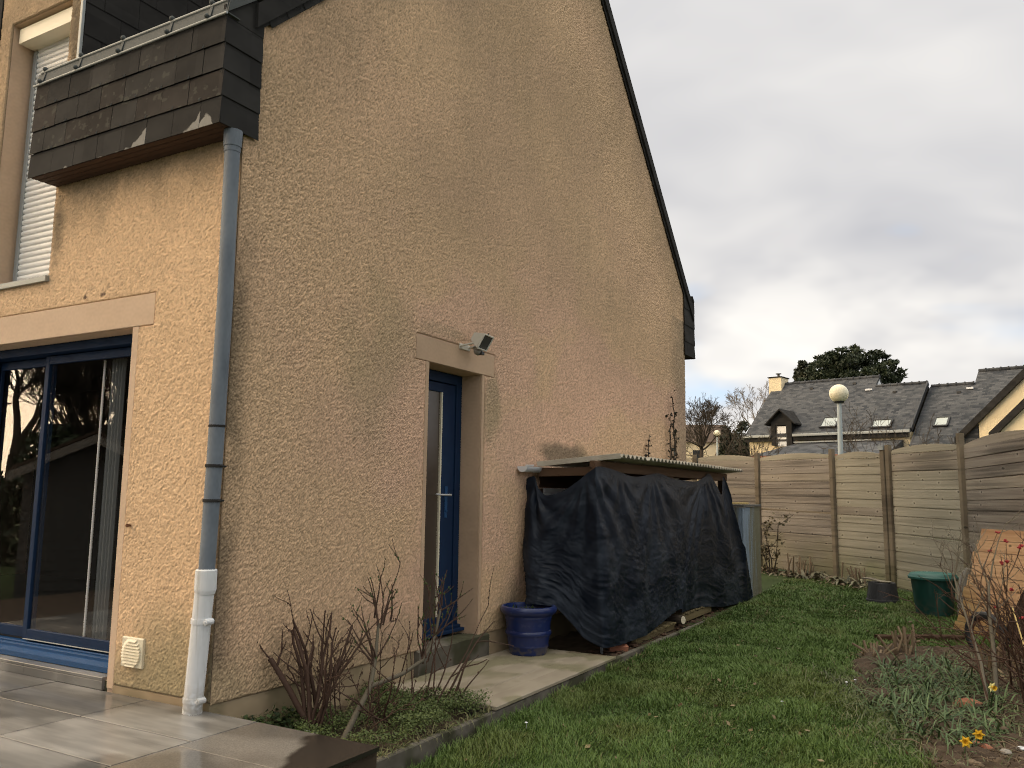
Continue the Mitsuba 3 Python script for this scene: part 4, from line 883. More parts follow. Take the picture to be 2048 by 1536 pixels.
def ring(R, r, n=36, m=10, c=wc):
    a = np.arange(n) * 2 * np.pi / n; b = np.arange(m) * 2 * np.pi / m
    rad = s1[None] * np.cos(a)[:, None] + np.array([0, 0, 1.0])[None] * np.sin(a)[:, None]
    v = (c + rad[:, None] * (R + r * np.cos(b))[None, :, None] + ax * (r * np.sin(b))[None, :, None]).reshape(-1, 3)
    i, j = np.meshgrid(np.arange(n), np.arange(m), indexing='ij')
    q = np.stack([i * m + j, ((i + 1) % n) * m + j, ((i + 1) % n) * m + (j + 1) % m, i * m + (j + 1) % m], -1).reshape(-1, 4)
    return v, np.vstack([q[:, [0, 1, 2]], q[:, [0, 2, 3]]])
wk = part(wb, 'wheel', ring(0.155, 0.018), 'rust'); part(wk, 'tyre', ring(0.185, 0.038), 'black_plastic')
part(wk, 'spokes', cat([tube([wc, wc + 0.15 * (s1 * math.cos(a) + np.array([0, 0, 1.0]) * math.sin(a))], 0.008, 5) for a in np.arange(6) * math.pi / 3]), 'rust')
# old sleeper on the lawn
sl = thing('sleeper', 'rotting dark brown timber sleeper lying in the grass', 'timber')
wood('rotten_wood', (0.035, 0.016, 0.010), (0.115, 0.055, 0.034), 0.45, 0.1, seed=51.0, zf=40.0)
a, b = np.array([2.92, 6.20, -0.185]), np.array([3.72, 6.66, -0.178])
n = 16; tt = np.linspace(0, 1, n); base = [np.array(p) for p in cham(0.12, 0.085, 0.012)]
rings = []
dv = (b - a) / np.linalg.norm(b - a); sv_ = np.cross(dv, [0, 0, 1.0])
for i in range(n):
    k_ = 1 + 0.14 * (meshkit.noise(np.array([[i * 0.9, j * 1.3, 2.2] for j in range(8)]), 3) - 0.5) * 2
    rings.append(np.array([a + (b - a) * tt[i] + sv_ * p[0] * k_[j] + np.array([0, 0, 1.0]) * p[1] * k_[j] for j, p in enumerate(base)]))
R_ = np.stack(rings, 0); R_ = np.concatenate([R_, R_[:, :1]], 1)
vS, fS = sheet(R_); e0 = (R_[0, :8], np.array([[0, i + 1, i] for i in range(1, 7)])); e1 = (R_[-1, :8], np.array([[0, i, i + 1] for i in range(1, 7)]))
put(sl, cat([(vS, fS), e0, e1]), 'rotten_wood', False)
# ------------------------------------------------------------------ neighbours' houses
E1 = np.array([-7.184, 41.81, 0.0]); RR = np.array([0.978, -0.208, 0.0]); NN = np.array([0.208, 0.978, 0.0]); UP = np.array([0, 0, 1.0])
ROT = np.array([[RR[0], NN[0], 0, E1[0]], [RR[1], NN[1], 0, E1[1]], [0, 0, 1, 0]])
def loc(m):                                   # mesh in (u along the row, w away, z) -> world
    v, f = m; v = np.asarray(v, float)
    return v @ ROT[:, :3].T + ROT[:, 3], f
def wedge(u0, u1, prof):                      # profile in (w, z) along u
    m = m3.Manifold.extrude(m3.CrossSection([np.array(prof)]), u1 - u0)
    return mani(m.transform(np.array([[0, 0, 1, u0], [1, 0, 0, 0], [0, 1, 0, 0]], float)))
S8 = 0.795
def rslope(u0, u1, w0, w1, z0, t=0.16):
    return wedge(u0, u1, [(w0, z0 - t), (w1, z0 + S8 * (w1 - w0) - t), (w1, z0 + S8 * (w1 - w0)), (w0, z0)])
def ridge_tiles(par, u0, u1, w, z):
    vs = []
    n = int((u1 - u0) / 0.33)
    for i in range(n):
        a = u0 + (u1 - u0) * i / n; b = u0 + (u1 - u0) * (i + 1) / n
        vs += [tube([(a, w, z + 0.02), (b - 0.04, w, z + 0.02)], 0.085, 8), tube([(b - 0.04, w, z + 0.025), (b + 0.02, w, z + 0.025)], 0.115, 8)]
    part(par, 'ridge_tiles', loc(cat(vs)), 'far_slate', 40)
def skylight(par, u0, u1, w0, w1, z0, w00):
    def sp(u, w, o): 
        nrm = np.array([0, -S8, 1.0]) / math.hypot(1, S8); return np.array([u, w, z0 + S8 * (w - w00)]) + nrm * o
    c = [sp(u0, w0, .04), sp(u1, w0, .04), sp(u1, w1, .04), sp(u0, w1, .04)]
    fr = [bar(c[i], c[(i + 1) % 4], 0.09, 0.09, 0.01, up=(0, -S8, 1)) for i in range(4)]
    k = part(par, 'skylight', loc(cat(fr)), 'black_plastic')
    part(k, 'pane', loc(mani(m3.Manifold.hull_points(np.array([sp(u, w, o) for u in (u0, u1) for w in (w0, w1) for o in (0.0, 0.05)])))), 'sky_glass', False)
mat('sky_glass', (0.30, 0.34, 0.33), 0.12, 0.7)
def vent_tile(par, u, w, z0, w00):
    part(par, 'roof_vent', loc(box(u - .09, u + .09, w - 0.02, w + 0.18, z0 + S8 * (w - w00) + 0.02, z0 + S8 * (w - w00) + 0.12, 0.01)), 'black_plastic')
N1 = thing('row_house', 'cream house with grey slate roof, dormer and chimney beyond the wooden fence', 'house')
part(N1, 'wall', loc(mani(cube(0.12, 8.3, 0.28, 7.6, 0.6, 4.5))), 'cream_wall', False)
part(N1, 'wall', loc(wedge(0.12, 0.4, [(0.28, 4.4), (7.6, 4.4), (4.1, 7.35)])), 'cream_wall', False)
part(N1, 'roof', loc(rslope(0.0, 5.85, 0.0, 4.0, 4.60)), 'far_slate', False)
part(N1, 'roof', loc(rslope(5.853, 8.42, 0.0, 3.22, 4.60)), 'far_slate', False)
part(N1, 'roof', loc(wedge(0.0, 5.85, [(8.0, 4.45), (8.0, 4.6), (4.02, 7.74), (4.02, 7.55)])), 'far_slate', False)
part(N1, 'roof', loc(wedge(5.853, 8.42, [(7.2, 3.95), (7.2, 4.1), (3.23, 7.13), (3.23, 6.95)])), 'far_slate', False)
part(N1, 'gable_step', loc(wedge(5.70, 5.848, [(3.25, 7.0), (4.6, 7.0), (4.0, 7.62)])), 'pvc_grey_white', False)
ridge_tiles(N1, 0.45, 5.85, 4.0, 7.76); ridge_tiles(N1, 5.9, 8.4, 3.22, 7.15)
part(N1, 'verge_board', loc(cat([bar((8.44, 0.0, 4.56), (8.44, 3.22, 4.58 + S8 * 3.22), 0.08, 0.22, 0.01)])), 'black_plastic')
ck = part(N1, 'chimney', loc(mani(cube(-0.12, 0.62, 3.45, 4.45, 6.6, 8.12))), 'cream_wall', False)
part(ck, 'cap', loc(box(-0.17, 0.67, 3.40, 4.50, 8.12, 8.18, 0.01)), 'slate')
part(ck, 'pot', loc(cat([tube([(0.26, 3.95, 8.18), (0.26, 3.95, 8.36)], 0.07, 10), tube([(0.26, 3.95, 8.38), (0.26, 3.95, 8.42)], 0.16, 10)])), 'concrete')
part(N1, 'gutter', loc(cat([box(-0.08, 1.45, -0.14, 0.0, 4.43, 4.57, 0.02), box(2.68, 8.4, -0.14, 0.0, 4.43, 4.57, 0.02)])), 'zinc_bright')
part(N1, 'fascia', loc(cat([box(-0.02, 1.45, 0.0, 0.06, 4.22, 4.44, 0.01), box(2.68, 8.3, 0.0, 0.06, 4.22, 4.44, 0.01)])), 'slate')
part(N1, 'light_strip', loc(box(2.7, 6.6, -0.03, -0.0, 4.10, 4.17, 0.01)), 'zinc_bright')
dk = part(N1, 'dormer', loc(mani(cube(1.5, 2.62, -0.02, 1.4, 4.0, 5.22) - cube(1.72, 2.36, -0.2, 0.1, 3.9, 5.06))), 'slate', False)
part(dk, 'gable', loc(mani(m3.Manifold.hull_points(np.array([(u, w, z) for (u, z) in ((1.42, 5.2), (2.72, 5.2), (2.07, 5.78)) for w in (-0.01, 1.9)])))), 'slate', False)
rf = []
for s in (-1, 1):
    rf.append(mani(m3.Manifold.hull_points(np.array([(2.07 + s * a, w, z + o) for (a, z) in ((0.0, 5.84), (0.82, 5.06)) for w in (-0.28, 2.0) for o in (0, 0.07)]))))
part(dk, 'dormer_roof', loc(cat(rf)), 'slate', False)
wk = part(dk, 'window', loc(cat([box(1.74, 1.80, 0.02, 0.08, 3.95, 5.06), box(2.30, 2.355, 0.02, 0.08, 3.95, 5.06), box(1.80, 2.30, 0.02, 0.08, 4.22, 4.30)])), 'black_plastic')
part(wk, 'shutter', loc(box(1.81, 2.29, 0.04, 0.09, 4.32, 5.0, 0.005)), 'white_plastic')
part(wk, 'panel', loc(box(1.81, 2.29, 0.045, 0.09, 3.95, 4.20, 0.005)), 'pvc_grey_white')
skylight(N1, 3.98, 4.78, 0.30, 0.97, 4.62, 0.0); skylight(N1, 6.55, 7.45, 0.12, 0.62, 4.62, 0.0)
for (u, w) in ((2.4, 3.35), (4.7, 3.5), (7.0, 2.6)): vent_tile(N1, u, w, 4.6, 0.0)
part(N1, 'lead_step', loc(box(5.45, 5.8, 2.85, 2.95, 6.93, 7.02, 0.01)), 'pvc_grey_white')
# lean-to in front of it
lk = part(N1, 'lean_to_roof', loc(mani(m3.Manifold.hull_points(np.array([(2.85, 0.25, 4.12), (8.0, 0.25, 4.12), (1.9, -3.4, 3.30), (8.4, -3.4, 3.30), (2.85, 0.25, 3.2), (8.0, 0.25, 3.2), (1.9, -3.4, 3.22), (8.4, -3.4, 3.22)])))), 'far_slate', False)
part(lk, 'wall', loc(mani(cube(2.2, 8.2, -3.2, 0.24, 0.5, 3.2))), 'cream_wall', False)
part(lk, 'fascia', loc(box(1.9, 8.4, -3.44, -3.40, 3.12, 3.29, 0.01)), 'terracotta')

N2 = thing('row_house', 'slate roofed house with one small skylight and a raised ridge', 'house')
part(N2, 'wall', loc(mani(cube(8.5, 16, 1.0, 8.0, 0.5, 4.9))), 'cream_wall', False)
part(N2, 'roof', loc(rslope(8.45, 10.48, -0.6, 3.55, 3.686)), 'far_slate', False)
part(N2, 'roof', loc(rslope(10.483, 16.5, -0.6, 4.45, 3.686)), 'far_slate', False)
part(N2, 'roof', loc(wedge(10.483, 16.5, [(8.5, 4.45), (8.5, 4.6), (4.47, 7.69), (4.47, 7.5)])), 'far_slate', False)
ridge_tiles(N2, 8.5, 10.45, 3.55, 6.99); ridge_tiles(N2, 10.5, 15.5, 4.45, 7.72)
skylight(N2, 9.25, 9.85, 0.66, 1.22, 4.62, 0.55); vent_tile(N2, 9.9, 2.9, 4.6, 0.55)
part(N2, 'lead_step', loc(box(10.2, 10.5, 3.1, 3.25, 6.68, 6.78, 0.01)), 'pvc_grey_white')

P4 = np.array([3.39, 30.53, 3.75])
def l4(u, w, z): return P4 * [1, 1, 0] + RR * u + NN * w + UP * z
def gable4(par, off, u0, z0, n, thick, walls):
    # a gable facing the garden: left verge climbs from (u0, z0) at 45 degrees
    pts = [(u0, z0), (u0 + n, z0 + n)]
    ver = m3.Manifold.hull_points(np.array([l4(u, w, z + o) for (u, z) in pts for w in (off - 0.16, off + 7) for o in (-thick, 0.0)]))
    part(par, 'roof', mani(ver), 'slate', False)
    ver = m3.Manifold.hull_points(np.array([l4(2 * (u0 + n) - u, w, z + o) for (u, z) in pts for w in (off - 0.16, off + 7) for o in (-thick, 0.0)]))
    part(par, 'roof', mani(ver), 'slate', False)
    wl = m3.Manifold.hull_points(np.array([l4(u, w, z) for (u, z) in [(u0 + walls, z0 + walls - thick * 0.7), (u0 + n, z0 + n - thick * 0.7), (2 * (u0 + n) - u0 - walls, z0 + walls - thick * 0.7), (u0 + walls, 0.3), (2 * (u0 + n) - u0 - walls, 0.3)] for w in (off, off + 7)]))
    part(par, 'wall', mani(wl), 'cream_wall', False)
N3 = thing('gable_house', 'cream gable-ended house with steep slate verge just behind the fence at the right', 'house')
gable4(N3, 0.0, -0.25, 3.52, 3.6, 0.30, 0.78)
part(N3, 'slate_panel', mani(m3.Manifold.hull_points(np.array([l4(u, w, z) for (u, z) in ((-0.05, 3.45), (0.50, 3.98), (0.50, 0.5), (-0.05, 0.5)) for w in (0.02, 3)]))), 'far_slate', False)
N4 = thing('gable_house', 'lower cream gable in front of the larger gable-ended house at the right', 'house')
gable4(N4, -3.9, 1.66, 3.36, 2.7, 0.26, 0.32)
# far house at the left, brown roof
N5 = thing('far_house', 'distant cream house with brown roof behind the bare round tree', 'house')
FH = np.array([-17.4, 63.5, 0.0]); fr = np.array([0.90, 0.43, 0]); fn_ = np.array([-0.43, 0.90, 0])
def l5(a, b, z): return FH + fr * a + fn_ * b + UP * z
part(N5, 'wall', mani(m3.Manifold.hull_points(np.array([l5(a, b, z) for a in (-2, 3.2) for b in (0.3, 7) for z in (1.5, 5.9)]))), 'cream_wall', False)
part(N5, 'roof', mani(m3.Manifold.hull_points(np.array([l5(a, 0, 5.75) for a in (-2.5, 3.8)] + [l5(a, 3.6, 7.5) for a in (-2.5, 3.8)] + [l5(a, 7.2, 5.75) for a in (-2.5, 3.8)]))), 'brown_roof', False)
wk = part(N5, 'window', mani(m3.Manifold.hull_points(np.array([l5(a, b, z) for a in (0.6, 1.4) for b in (0.24, 0.33) for z in (3.6, 5.1)]))), 'dark_glass', False)
N6 = thing('far_house', 'low distant brown roofed outbuilding between the bare trees and the row house', 'house')
part(N6, 'roof', mani(m3.Manifold.hull_points(np.array([l5(a, b, z) for (b, z) in ((-9, 4.1), (-4, 5.6), (1, 4.1)) for a in (2.2, 6.3)]))), 'brown_roof', False)
part(N6, 'wall', mani(m3.Manifold.hull_points(np.array([l5(a, b, z) for a in (2.4, 6.1) for b in (-8.7, 0.7) for z in (1.5, 4.15)]))), 'cream_wall', False)

# ------------------------------------------------------------------ lamps
def lamp(x, y, z, r, label, ground):
    k = thing('street_lamp', label, 'street lamp', 'globe lamps on poles')
    part(k, 'pole', tube([(x - 0.03, y, ground), (x - 0.015, y, (ground + z) / 2), (x, y, z - r * 0.95)], [0.062, 0.058, 0.048], 14), 'lamp_pole')
    part(k, 'collar', lathe([(0.05, -r * 1.06), (0.10, -r * 1.04), (0.115, -r * 0.86), (0.0, -r * 0.84)], 18, (x, y, z)), 'black_plastic')
    part(k, 'globe', ball((x, y, z), r, 3), 'lamp_globe', True)
lamp(1.27, 16.02, 3.59, 0.205, 'tall globe street lamp on pale grey pole just behind the wooden fence', 0.0)
lamp(-9.88, 46.0, 5.06, 0.20, 'small distant globe street lamp among the bare shrubs at left', 1.2)

# ------------------------------------------------------------------ trees
def grow(rng, p, d, L, r, depth, out, twist=0.25, up=0.10, fork=(2, 4), shrink=0.72, rmin=0.008):
    n = 4; pts = [p]; dd = d.copy()
    for i in range(n):
        dd = dd + rng.normal(size=3) * twist * 0.5 + np.array([0, 0, up]); dd /= np.linalg.norm(dd)
        pts.append(pts[-1] + dd * L / n)
    r1 = max(r * 0.62, rmin)
    out.append((pts, np.linspace(r, r1, n + 1), depth))
    if depth == 0: return
    k = rng.integers(fork[0], fork[1] + 1)
    for i in range(k):
        at = pts[-1] if i < 2 else pts[rng.integers(2, n)]
        a = rng.normal(size=3); a -= a @ dd * dd; a /= np.linalg.norm(a)
        ang = rng.uniform(0.25, 0.75)
        nd = dd * math.cos(ang) + a * math.sin(ang)
        grow(rng, at, nd, L * shrink * rng.uniform(0.8, 1.15), max(r1 * rng.uniform(0.6, 0.85), rmin), depth - 1, out, twist, up, fork, shrink, rmin)
def bare_tree(key, base, height, seed, depth=6, bsdf='bark', lean=(0, 0), trunk_r=None, spread=0.28, **kw):
    rng = np.random.default_rng(seed); out = []
    r0 = trunk_r or height * 0.022
    grow(rng, np.asarray(base, float), np.array([lean[0], lean[1], 1.0]), height * spread, r0, depth, out, **kw)
    tr = [tube(p, r, 7 if d >= depth - 1 else 5, False) for p, r, d in out if d >= depth - 2]
    tw = [tube(p, r, 3, False) for p, r, d in out if d < depth - 2]
    part(key, 'trunk', cat(tr), bsdf, True); part(key, 'twigs', cat(tw), bsdf, True, kind='stuff')
t1 = thing('bare_tree', 'leafless round-crowned tree beside the house gable', 'tree')
def fan_tree(key, base, trunk_h, rad, seed, bsdf, nl=11, rmin=0.009, r0=0.13):
    rng = np.random.default_rng(seed); out = []; base = np.asarray(base, float); top = base + [0.05, 0, trunk_h]
    out.append(([base, base + [0.03, 0, trunk_h * .5], top], np.array([r0, r0 * .85, r0 * .75]), 9))
    for i in range(nl):
        a = 2.399 * i; tl = 0.06 + 1.2 * (i + .5) / nl
        d = np.array([math.cos(a) * math.sin(tl), math.sin(a) * math.sin(tl), math.cos(tl)])
        grow(rng, top - [0, 0, 0.25 * rng.random()], d, rad * 0.50, r0 * 0.36, 5, out, 0.16, 0.03, (3, 3), 0.62, rmin)
    part(key, 'trunk', cat([tube(p, r, 7, False) for p, r, d in out if d >= 4]), bsdf, True)
    part(key, 'twigs', cat([tube(p, r, 3, False) for p, r, d in out if d < 4]), bsdf, True, kind='stuff')
fan_tree(t1, (-7.85, 35.85, 1.1), 2.6, 2.05, 12, 'bark', 16, 0.007, 0.12)
t2 = thing('bare_tree', 'pale distant leafless tree between the round bare tree and the slate house', 'tree')
mat('bark_pale', (0.20, 0.17, 0.14), 0.9, 0.2)
fan_tree(t2, (-14.9, 77.2, 2.6), 5.0, 3.9, 14, 'bark_pale', 9, 0.012, 0.2)
for i, (b, h, s, lb) in enumerate((((-5.45, 31.4, 1.0), 3.5, 21, 'bare bushy shrub beyond the fence below the small globe lamp'), ((-4.4, 33.2, 1.0), 3.0, 22, 'low bare shrub beyond the fence next to the cream row house wall'), ((1.75, 18.1, 0.1), 3.3, 23, 'bare thin-twigged shrub behind the fence right of the globe lamp'), ((2.35, 18.4, 0.1), 2.9, 24, 'second bare shrub behind the fence, farther right from the globe lamp'))):
    k = thing('bare_shrub', lb, 'shrub')
    rng = np.random.default_rng(s); out = []
    for q in range(5):
        a = q * 1.3; grow(rng, np.array(b) + 0.1 * np.array([math.cos(a), math.sin(a), 0]), np.array([0.35 * math.cos(a), 0.35 * math.sin(a), 1.0]), h * 0.42, 0.022, 4, out, 0.35, 0.08, (2, 3), 0.66, 0.005 if i > 1 else 0.009)
    part(k, 'stems', cat([tube(p, r, 4, False) for p, r, d in out if d >= 3]), 'bark', True)
    part(k, 'twigs', cat([tube(p, r, 3, False) for p, r, d in out if d < 3]), 'bark', True, kind='stuff')
def leaf_cloud(rng, clumps, n, size, up=0.0, long=1.6):
    """clumps: rows (centre, radii); leaves sit through each clump, mostly near its skin"""
    C_ = np.array([c for c, r in clumps]); R_ = np.array([r for c, r in clumps]); wgt = R_.prod(1) ** 0.66; wgt /= wgt.sum()
    i = rng.choice(len(C_), n, p=wgt); d = rng.normal(size=(n, 3)); d /= np.linalg.norm(d, axis=1, keepdims=True)
    rad = rng.random((n, 1)) ** 0.42
    p = C_[i] + d * R_[i] * rad
    a = d * 0.8 + rng.normal(size=(n, 3)) * 0.7 + np.array([0, 0, up]); a /= np.linalg.norm(a, axis=1, keepdims=True)
    b = np.cross(a, rng.normal(size=(n, 3))); b /= np.linalg.norm(b, axis=1, keepdims=True)
    s = size * rng.uniform(0.6, 1.4, (n, 1))
    q = np.stack([p - a * s * long * .5, p + b * s * .5, p + a * s * long * .5, p - b * s * .5], 1).reshape(-1, 3)
    k = np.arange(n)[:, None] * 4
    f = np.vstack([k + [0, 1, 2], k + [0, 2, 3]])
    return q, f, i
def foliage(key, clumps, n, size, seed, c0, c1, name='crown', up=0.0, long=1.6):
    rng = np.random.default_rng(seed); v, f, i = leaf_cloud(rng, clumps, n, size, up, long)
    cl = rng.random(len(clumps)); t = np.clip(0.55 * cl[i] + 0.45 * rng.random(len(i)), 0, 1)
    part(key, name, (v, f), 'leaf_vc', False, np.repeat(lerpc(np.array(c0), np.array(c1), t), 4, 0))
rng = np.random.default_rng(77)
tc = thing('evergreen_tree', 'big dark spreading evergreen tree rising behind the slate roof', 'tree')
cc = np.array([-5.9, 76.0, 11.4]); cl = []
for lay in range(8):
    zz = -3.0 + lay * 0.80; Rr = 4.9 * math.sqrt(max(0.03, 1 - ((lay + 0.2) / 8.0) ** 2.0))
    for j in range(int(6 + Rr * 4)):
        a = rng.uniform(0, 6.28); rr = Rr * math.sqrt(rng.random())
        cl.append((cc + np.array([rr * math.cos(a), rr * math.sin(a), zz + rng.normal() * 0.25]), np.array([0.85, 0.85, 0.45]) * rng.uniform(0.5, 1.2)))
for j in range(60):
    a = rng.uniform(0, 6.28); e = rng.uniform(-0.1, 1.35); cl.append((cc + np.array([5.0 * math.cos(a) * math.cos(e), 5.0 * math.sin(a) * math.cos(e), -2.2 + 5.6 * math.sin(e)]), np.array([0.55, 0.55, 0.22]) * rng.uniform(0.6, 1.3)))
foliage(tc, cl, 38000, 0.14, 5, (0.010, 0.017, 0.008), (0.040, 0.055, 0.026), up=0.25, long=2.6)
part(tc, 'trunk', tube([(-5.9, 76, 3.0), (-5.9, 76, 13.6)], [0.4, 0.12], 8), 'bark')
te = thing('evergreen_tree', 'smaller dark round leafy tree left of the big spreading evergreen', 'tree')
cl = []
for j in range(26):
    d = rng.normal(size=3); d /= np.linalg.norm(d); cl.append((np.array([-10.4, 78.6, 12.2]) + d * np.array([1.35, 1.35, 2.1]) * rng.random() ** .4, np.array([.6, .6, .55]) * rng.uniform(.6, 1.1)))
foliage(te, cl, 8000, 0.18, 6, (0.014, 0.018, 0.010), (0.050, 0.055, 0.030))
part(te, 'trunk', tube([(-11.1, 78.6, 3), (-11.1, 78.6, 12.5)], [0.3, 0.12], 8), 'bark')
for i, (c, r, lb) in enumerate((((-11.0, 56.8, 5.2), (1.1, 1.0, 1.5), 'dark conifer bush at the left end of the slate roofed row house'), ((-12.4, 57.5, 5.0), (0.9, 0.9, 1.2), 'dark green bush behind the small globe lamp at the left'))):
    k = thing('evergreen_bush', lb, 'bush'); cl = []
    for j in range(14):
        d = rng.normal(size=3); d /= np.linalg.norm(d); cl.append((np.array(c) + d * np.array(r) * rng.random() ** .4, np.array([.45, .45, .5]) * rng.uniform(.6, 1.2)))
    foliage(k, cl, 2600, 0.15, 60 + i, (0.014, 0.018, 0.010), (0.045, 0.05, 0.028)); part(k, 'trunk', tube([(c[0], c[1], 2.0), (c[0], c[1], c[2])], [0.12, 0.05], 6), 'bark')

# the garden behind the camera: what the panes and wet tiles reflect
sh = thing('garden_shed', 'dark boarded garden shed with pale bargeboards in the garden behind the camera', 'shed')
o = np.array([-7.3, -3.6, 0.0]); sx_ = np.array([-0.5547, 0.832, 0.0]); sn = np.array([0.832, 0.5547, 0.0])
def sp_(a, b, z): return o + sx_ * a + sn * b + UP * z
for i in range(13):
    z0 = -0.3 + 0.14 * i; half = 0.95
    part(sh, 'board', prism([(-0.009, -0.07), (0.012, -0.07), (0.004, 0.069), (-0.009, 0.069)], sp_(-half, 0, z0 + .07), sp_(half, 0, z0 + .07)), 'grey_shed', False)
part(sh, 'gable', mani(m3.Manifold.hull_points(np.array([sp_(a, b, z) for (a, z) in ((-0.95, 1.5), (0.95, 1.5), (0, 1.98)) for b in (-0.02, 0.0)]))), 'grey_shed', False)
part(sh, 'body', mani(m3.Manifold.hull_points(np.array([sp_(a, b, z) for a in (-0.92, 0.92) for b in (-2.2, -0.03) for z in (-0.33, 1.5)]))), 'grey_shed', False)
for s in (-1, 1):
    part(sh, 'roof', mani(m3.Manifold.hull_points(np.array([sp_(s * a, b, z + q) for (a, z) in ((0, 2.08), (1.15, 1.50)) for b in (-2.4, 0.22) for q in (0, 0.04)]))), 'brown_roof', False)
    part(sh, 'bargeboard', mani(m3.Manifold.hull_points(np.array([sp_(s * a, b, z + q) for (a, z) in ((0, 1.93), (1.15, 1.36)) for b in (0.20, 0.235) for q in (0, 0.13)]))), 'stone_grey', False)
hd = thing('hedge', 'dense dark evergreen hedge closing the garden behind the camera', 'hedge')
cl = []
for i in range(110):
    t_ = i / 109; c = np.array([-14.0 + 17 * t_ ** 1.1, -6.5 - 7.5 * t_, 0.0]); cl.append((c + np.array([rng.normal() * .3, rng.normal() * .3, rng.uniform(-0.2, 2.5)]), np.array([0.8, 0.8, 0.6])))
foliage(hd, cl, 45000, 0.11, 8, (0.012, 0.02, 0.008), (0.045, 0.065, 0.025), name='foliage')
core = np.array([[(-14.3 + 17.4 * t_ ** 1.1, -6.9 - 7.5 * t_, z) for t_ in np.linspace(0, 1, 14)] for z in (-0.4, 2.7)])
part(hd, 'branches', sheet(core), 'bark', False)
for i, (b, h, s) in enumerate((((-12.2, -9.2, -0.33), 8.0, 31), ((-15.2, -8.8, -0.33), 9.0, 32), ((-10.0, -12.2, -0.33), 8.5, 33), ((-17.5, -11.5, -0.33), 9.0, 34), ((-18.5, -6.4, -0.33), 8.0, 36), ((-13.4, -7.4, -0.33), 7.5, 37), ((-11.2, -10.4, -0.33), 7.8, 38), ((-16.4, -9.8, -0.33), 8.6, 39), ((-12.8, -8.0, -0.33), 7.0, 40), ((-14.4, -10.4, -0.33), 8.2, 41), ((-10.6, -9.0, -0.33), 7.2, 42), ((-16.0, -7.2, -0.33), 8.0, 43))):
    k = thing('bare_tree', 'leafless tree rising from the hedge behind the camera, seen only in the panes', 'tree', 'bare trees reflected in the sliding window')
    bare_tree(k, b, h, s, 6, trunk_r=0.19, spread=0.30, fork=(3, 4), shrink=0.70, rmin=0.011)
# ------------------------------------------------------------------ plants
def stems(out, sides=5): return cat([tube(p, r, sides, True) for p, r, d in out])
def cane(rng, base, d, L, r, kids, out, curl=0.25, up=0.12, n=7, rt=0.35):
    pts = [np.asarray(base, float)]; dd = np.asarray(d, float) / np.linalg.norm(d)
    for i in range(n):
        dd = dd + rng.normal(size=3) * curl * 0.35 + np.array([0, 0, up * 0.6]); dd /= np.linalg.norm(dd); pts.append(pts[-1] + dd * L / n)
    out.append((pts, np.linspace(r, r * rt, n + 1), kids))
    for j in range(kids):
        i = rng.integers(2, n + 1); a = rng.normal(size=3); a -= a @ dd * dd; a /= np.linalg.norm(a); nd = dd * 0.75 + a * 0.65
        cane(rng, pts[i], nd, L * rng.uniform(0.25, 0.5), r * 0.5 * (1 - 0.4 * i / n) + 0.0012, max(0, kids - 2), out, curl, up, 5, 0.45)
def budlist(rng, out, per, size):
    bl = []
    for p, r, d in out:
        for j in range(per):
            i = rng.integers(1, len(p)); bl.append(ball(np.asarray(p[i]) + rng.normal(size=3) * 0.003, size * rng.uniform(0.6, 1.3), 0, (1, 1, 1.5)))
    return cat(bl)
# pruned shrub at the terrace edge
rng = np.random.default_rng(101)
s1_ = thing('bare_shrub', 'pruned leafless reddish-brown shrub in the bed at the terrace corner', 'shrub')
out = []; B0 = np.array([0.30, 0.56, -0.19])
cane(rng, B0, (-0.50, -0.22, 0.72), 0.52, 0.022, 0, out, 0.12, 0.02, rt=0.8)
tip = out[-1][0][-2]; cane(rng, tip, (0.1, 0.15, 1), 0.24, 0.009, 1, out, 0.5); cane(rng, out[0][0][-1], (-0.55, -0.3, 0.35), 0.18, 0.006, 1, out, 0.5, 0.3)
for (dx, dy, L, r, kd) in ((-0.18, -0.05, 0.62, 0.017, 1), (-0.05, 0.1, 0.66, 0.016, 1), (0.10, 0.05, 0.60, 0.016, 1), (-0.32, 0.1, 0.55, 0.012, 2), (0.02, -0.1, 0.70, 0.012, 2), (0.22, 0.2, 0.66, 0.010, 2), (0.30, 0.0, 0.62, 0.009, 2), (-0.05, 0.28, 0.6, 0.009, 2), (0.45, 0.25, 0.5, 0.008, 2), (-0.42, 0.0, 0.40, 0.008, 1), (0.15, 0.4, 0.55, 0.008, 2), (0.55, 0.1, 0.45, 0.007, 1), (-0.12, 0.18, 0.62, 0.011, 3), (0.06, -0.02, 0.64, 0.013, 2), (0.28, 0.3, 0.6, 0.008, 3), (0.4, 0.4, 0.5, 0.007, 3), (-0.25, 0.25, 0.5, 0.010, 2), (0.12, 0.12, 0.72, 0.009, 3)):
    cane(rng, B0 + rng.normal(size=3) * [0.04, 0.04, 0], (dx, dy, 1), L * 1.02, r, kd, out, 0.28, 0.04, rt=0.5)
for i in range(16):
    b_ = B0 + np.array([rng.uniform(-0.05, 0.42), rng.uniform(-0.02, 0.55), 0]); cane(rng, b_, (rng.normal() * .5, rng.normal() * .45, 1), rng.uniform(0.3, 0.62), rng.uniform(0.004, 0.0075), 3, out, 0.32, 0.05, rt=0.4)
part(s1_, 'stems', stems(out), 'bark_red', True); part(s1_, 'buds', budlist(rng, out, 3, 0.0045), 'bark_red', False, kind='stuff')
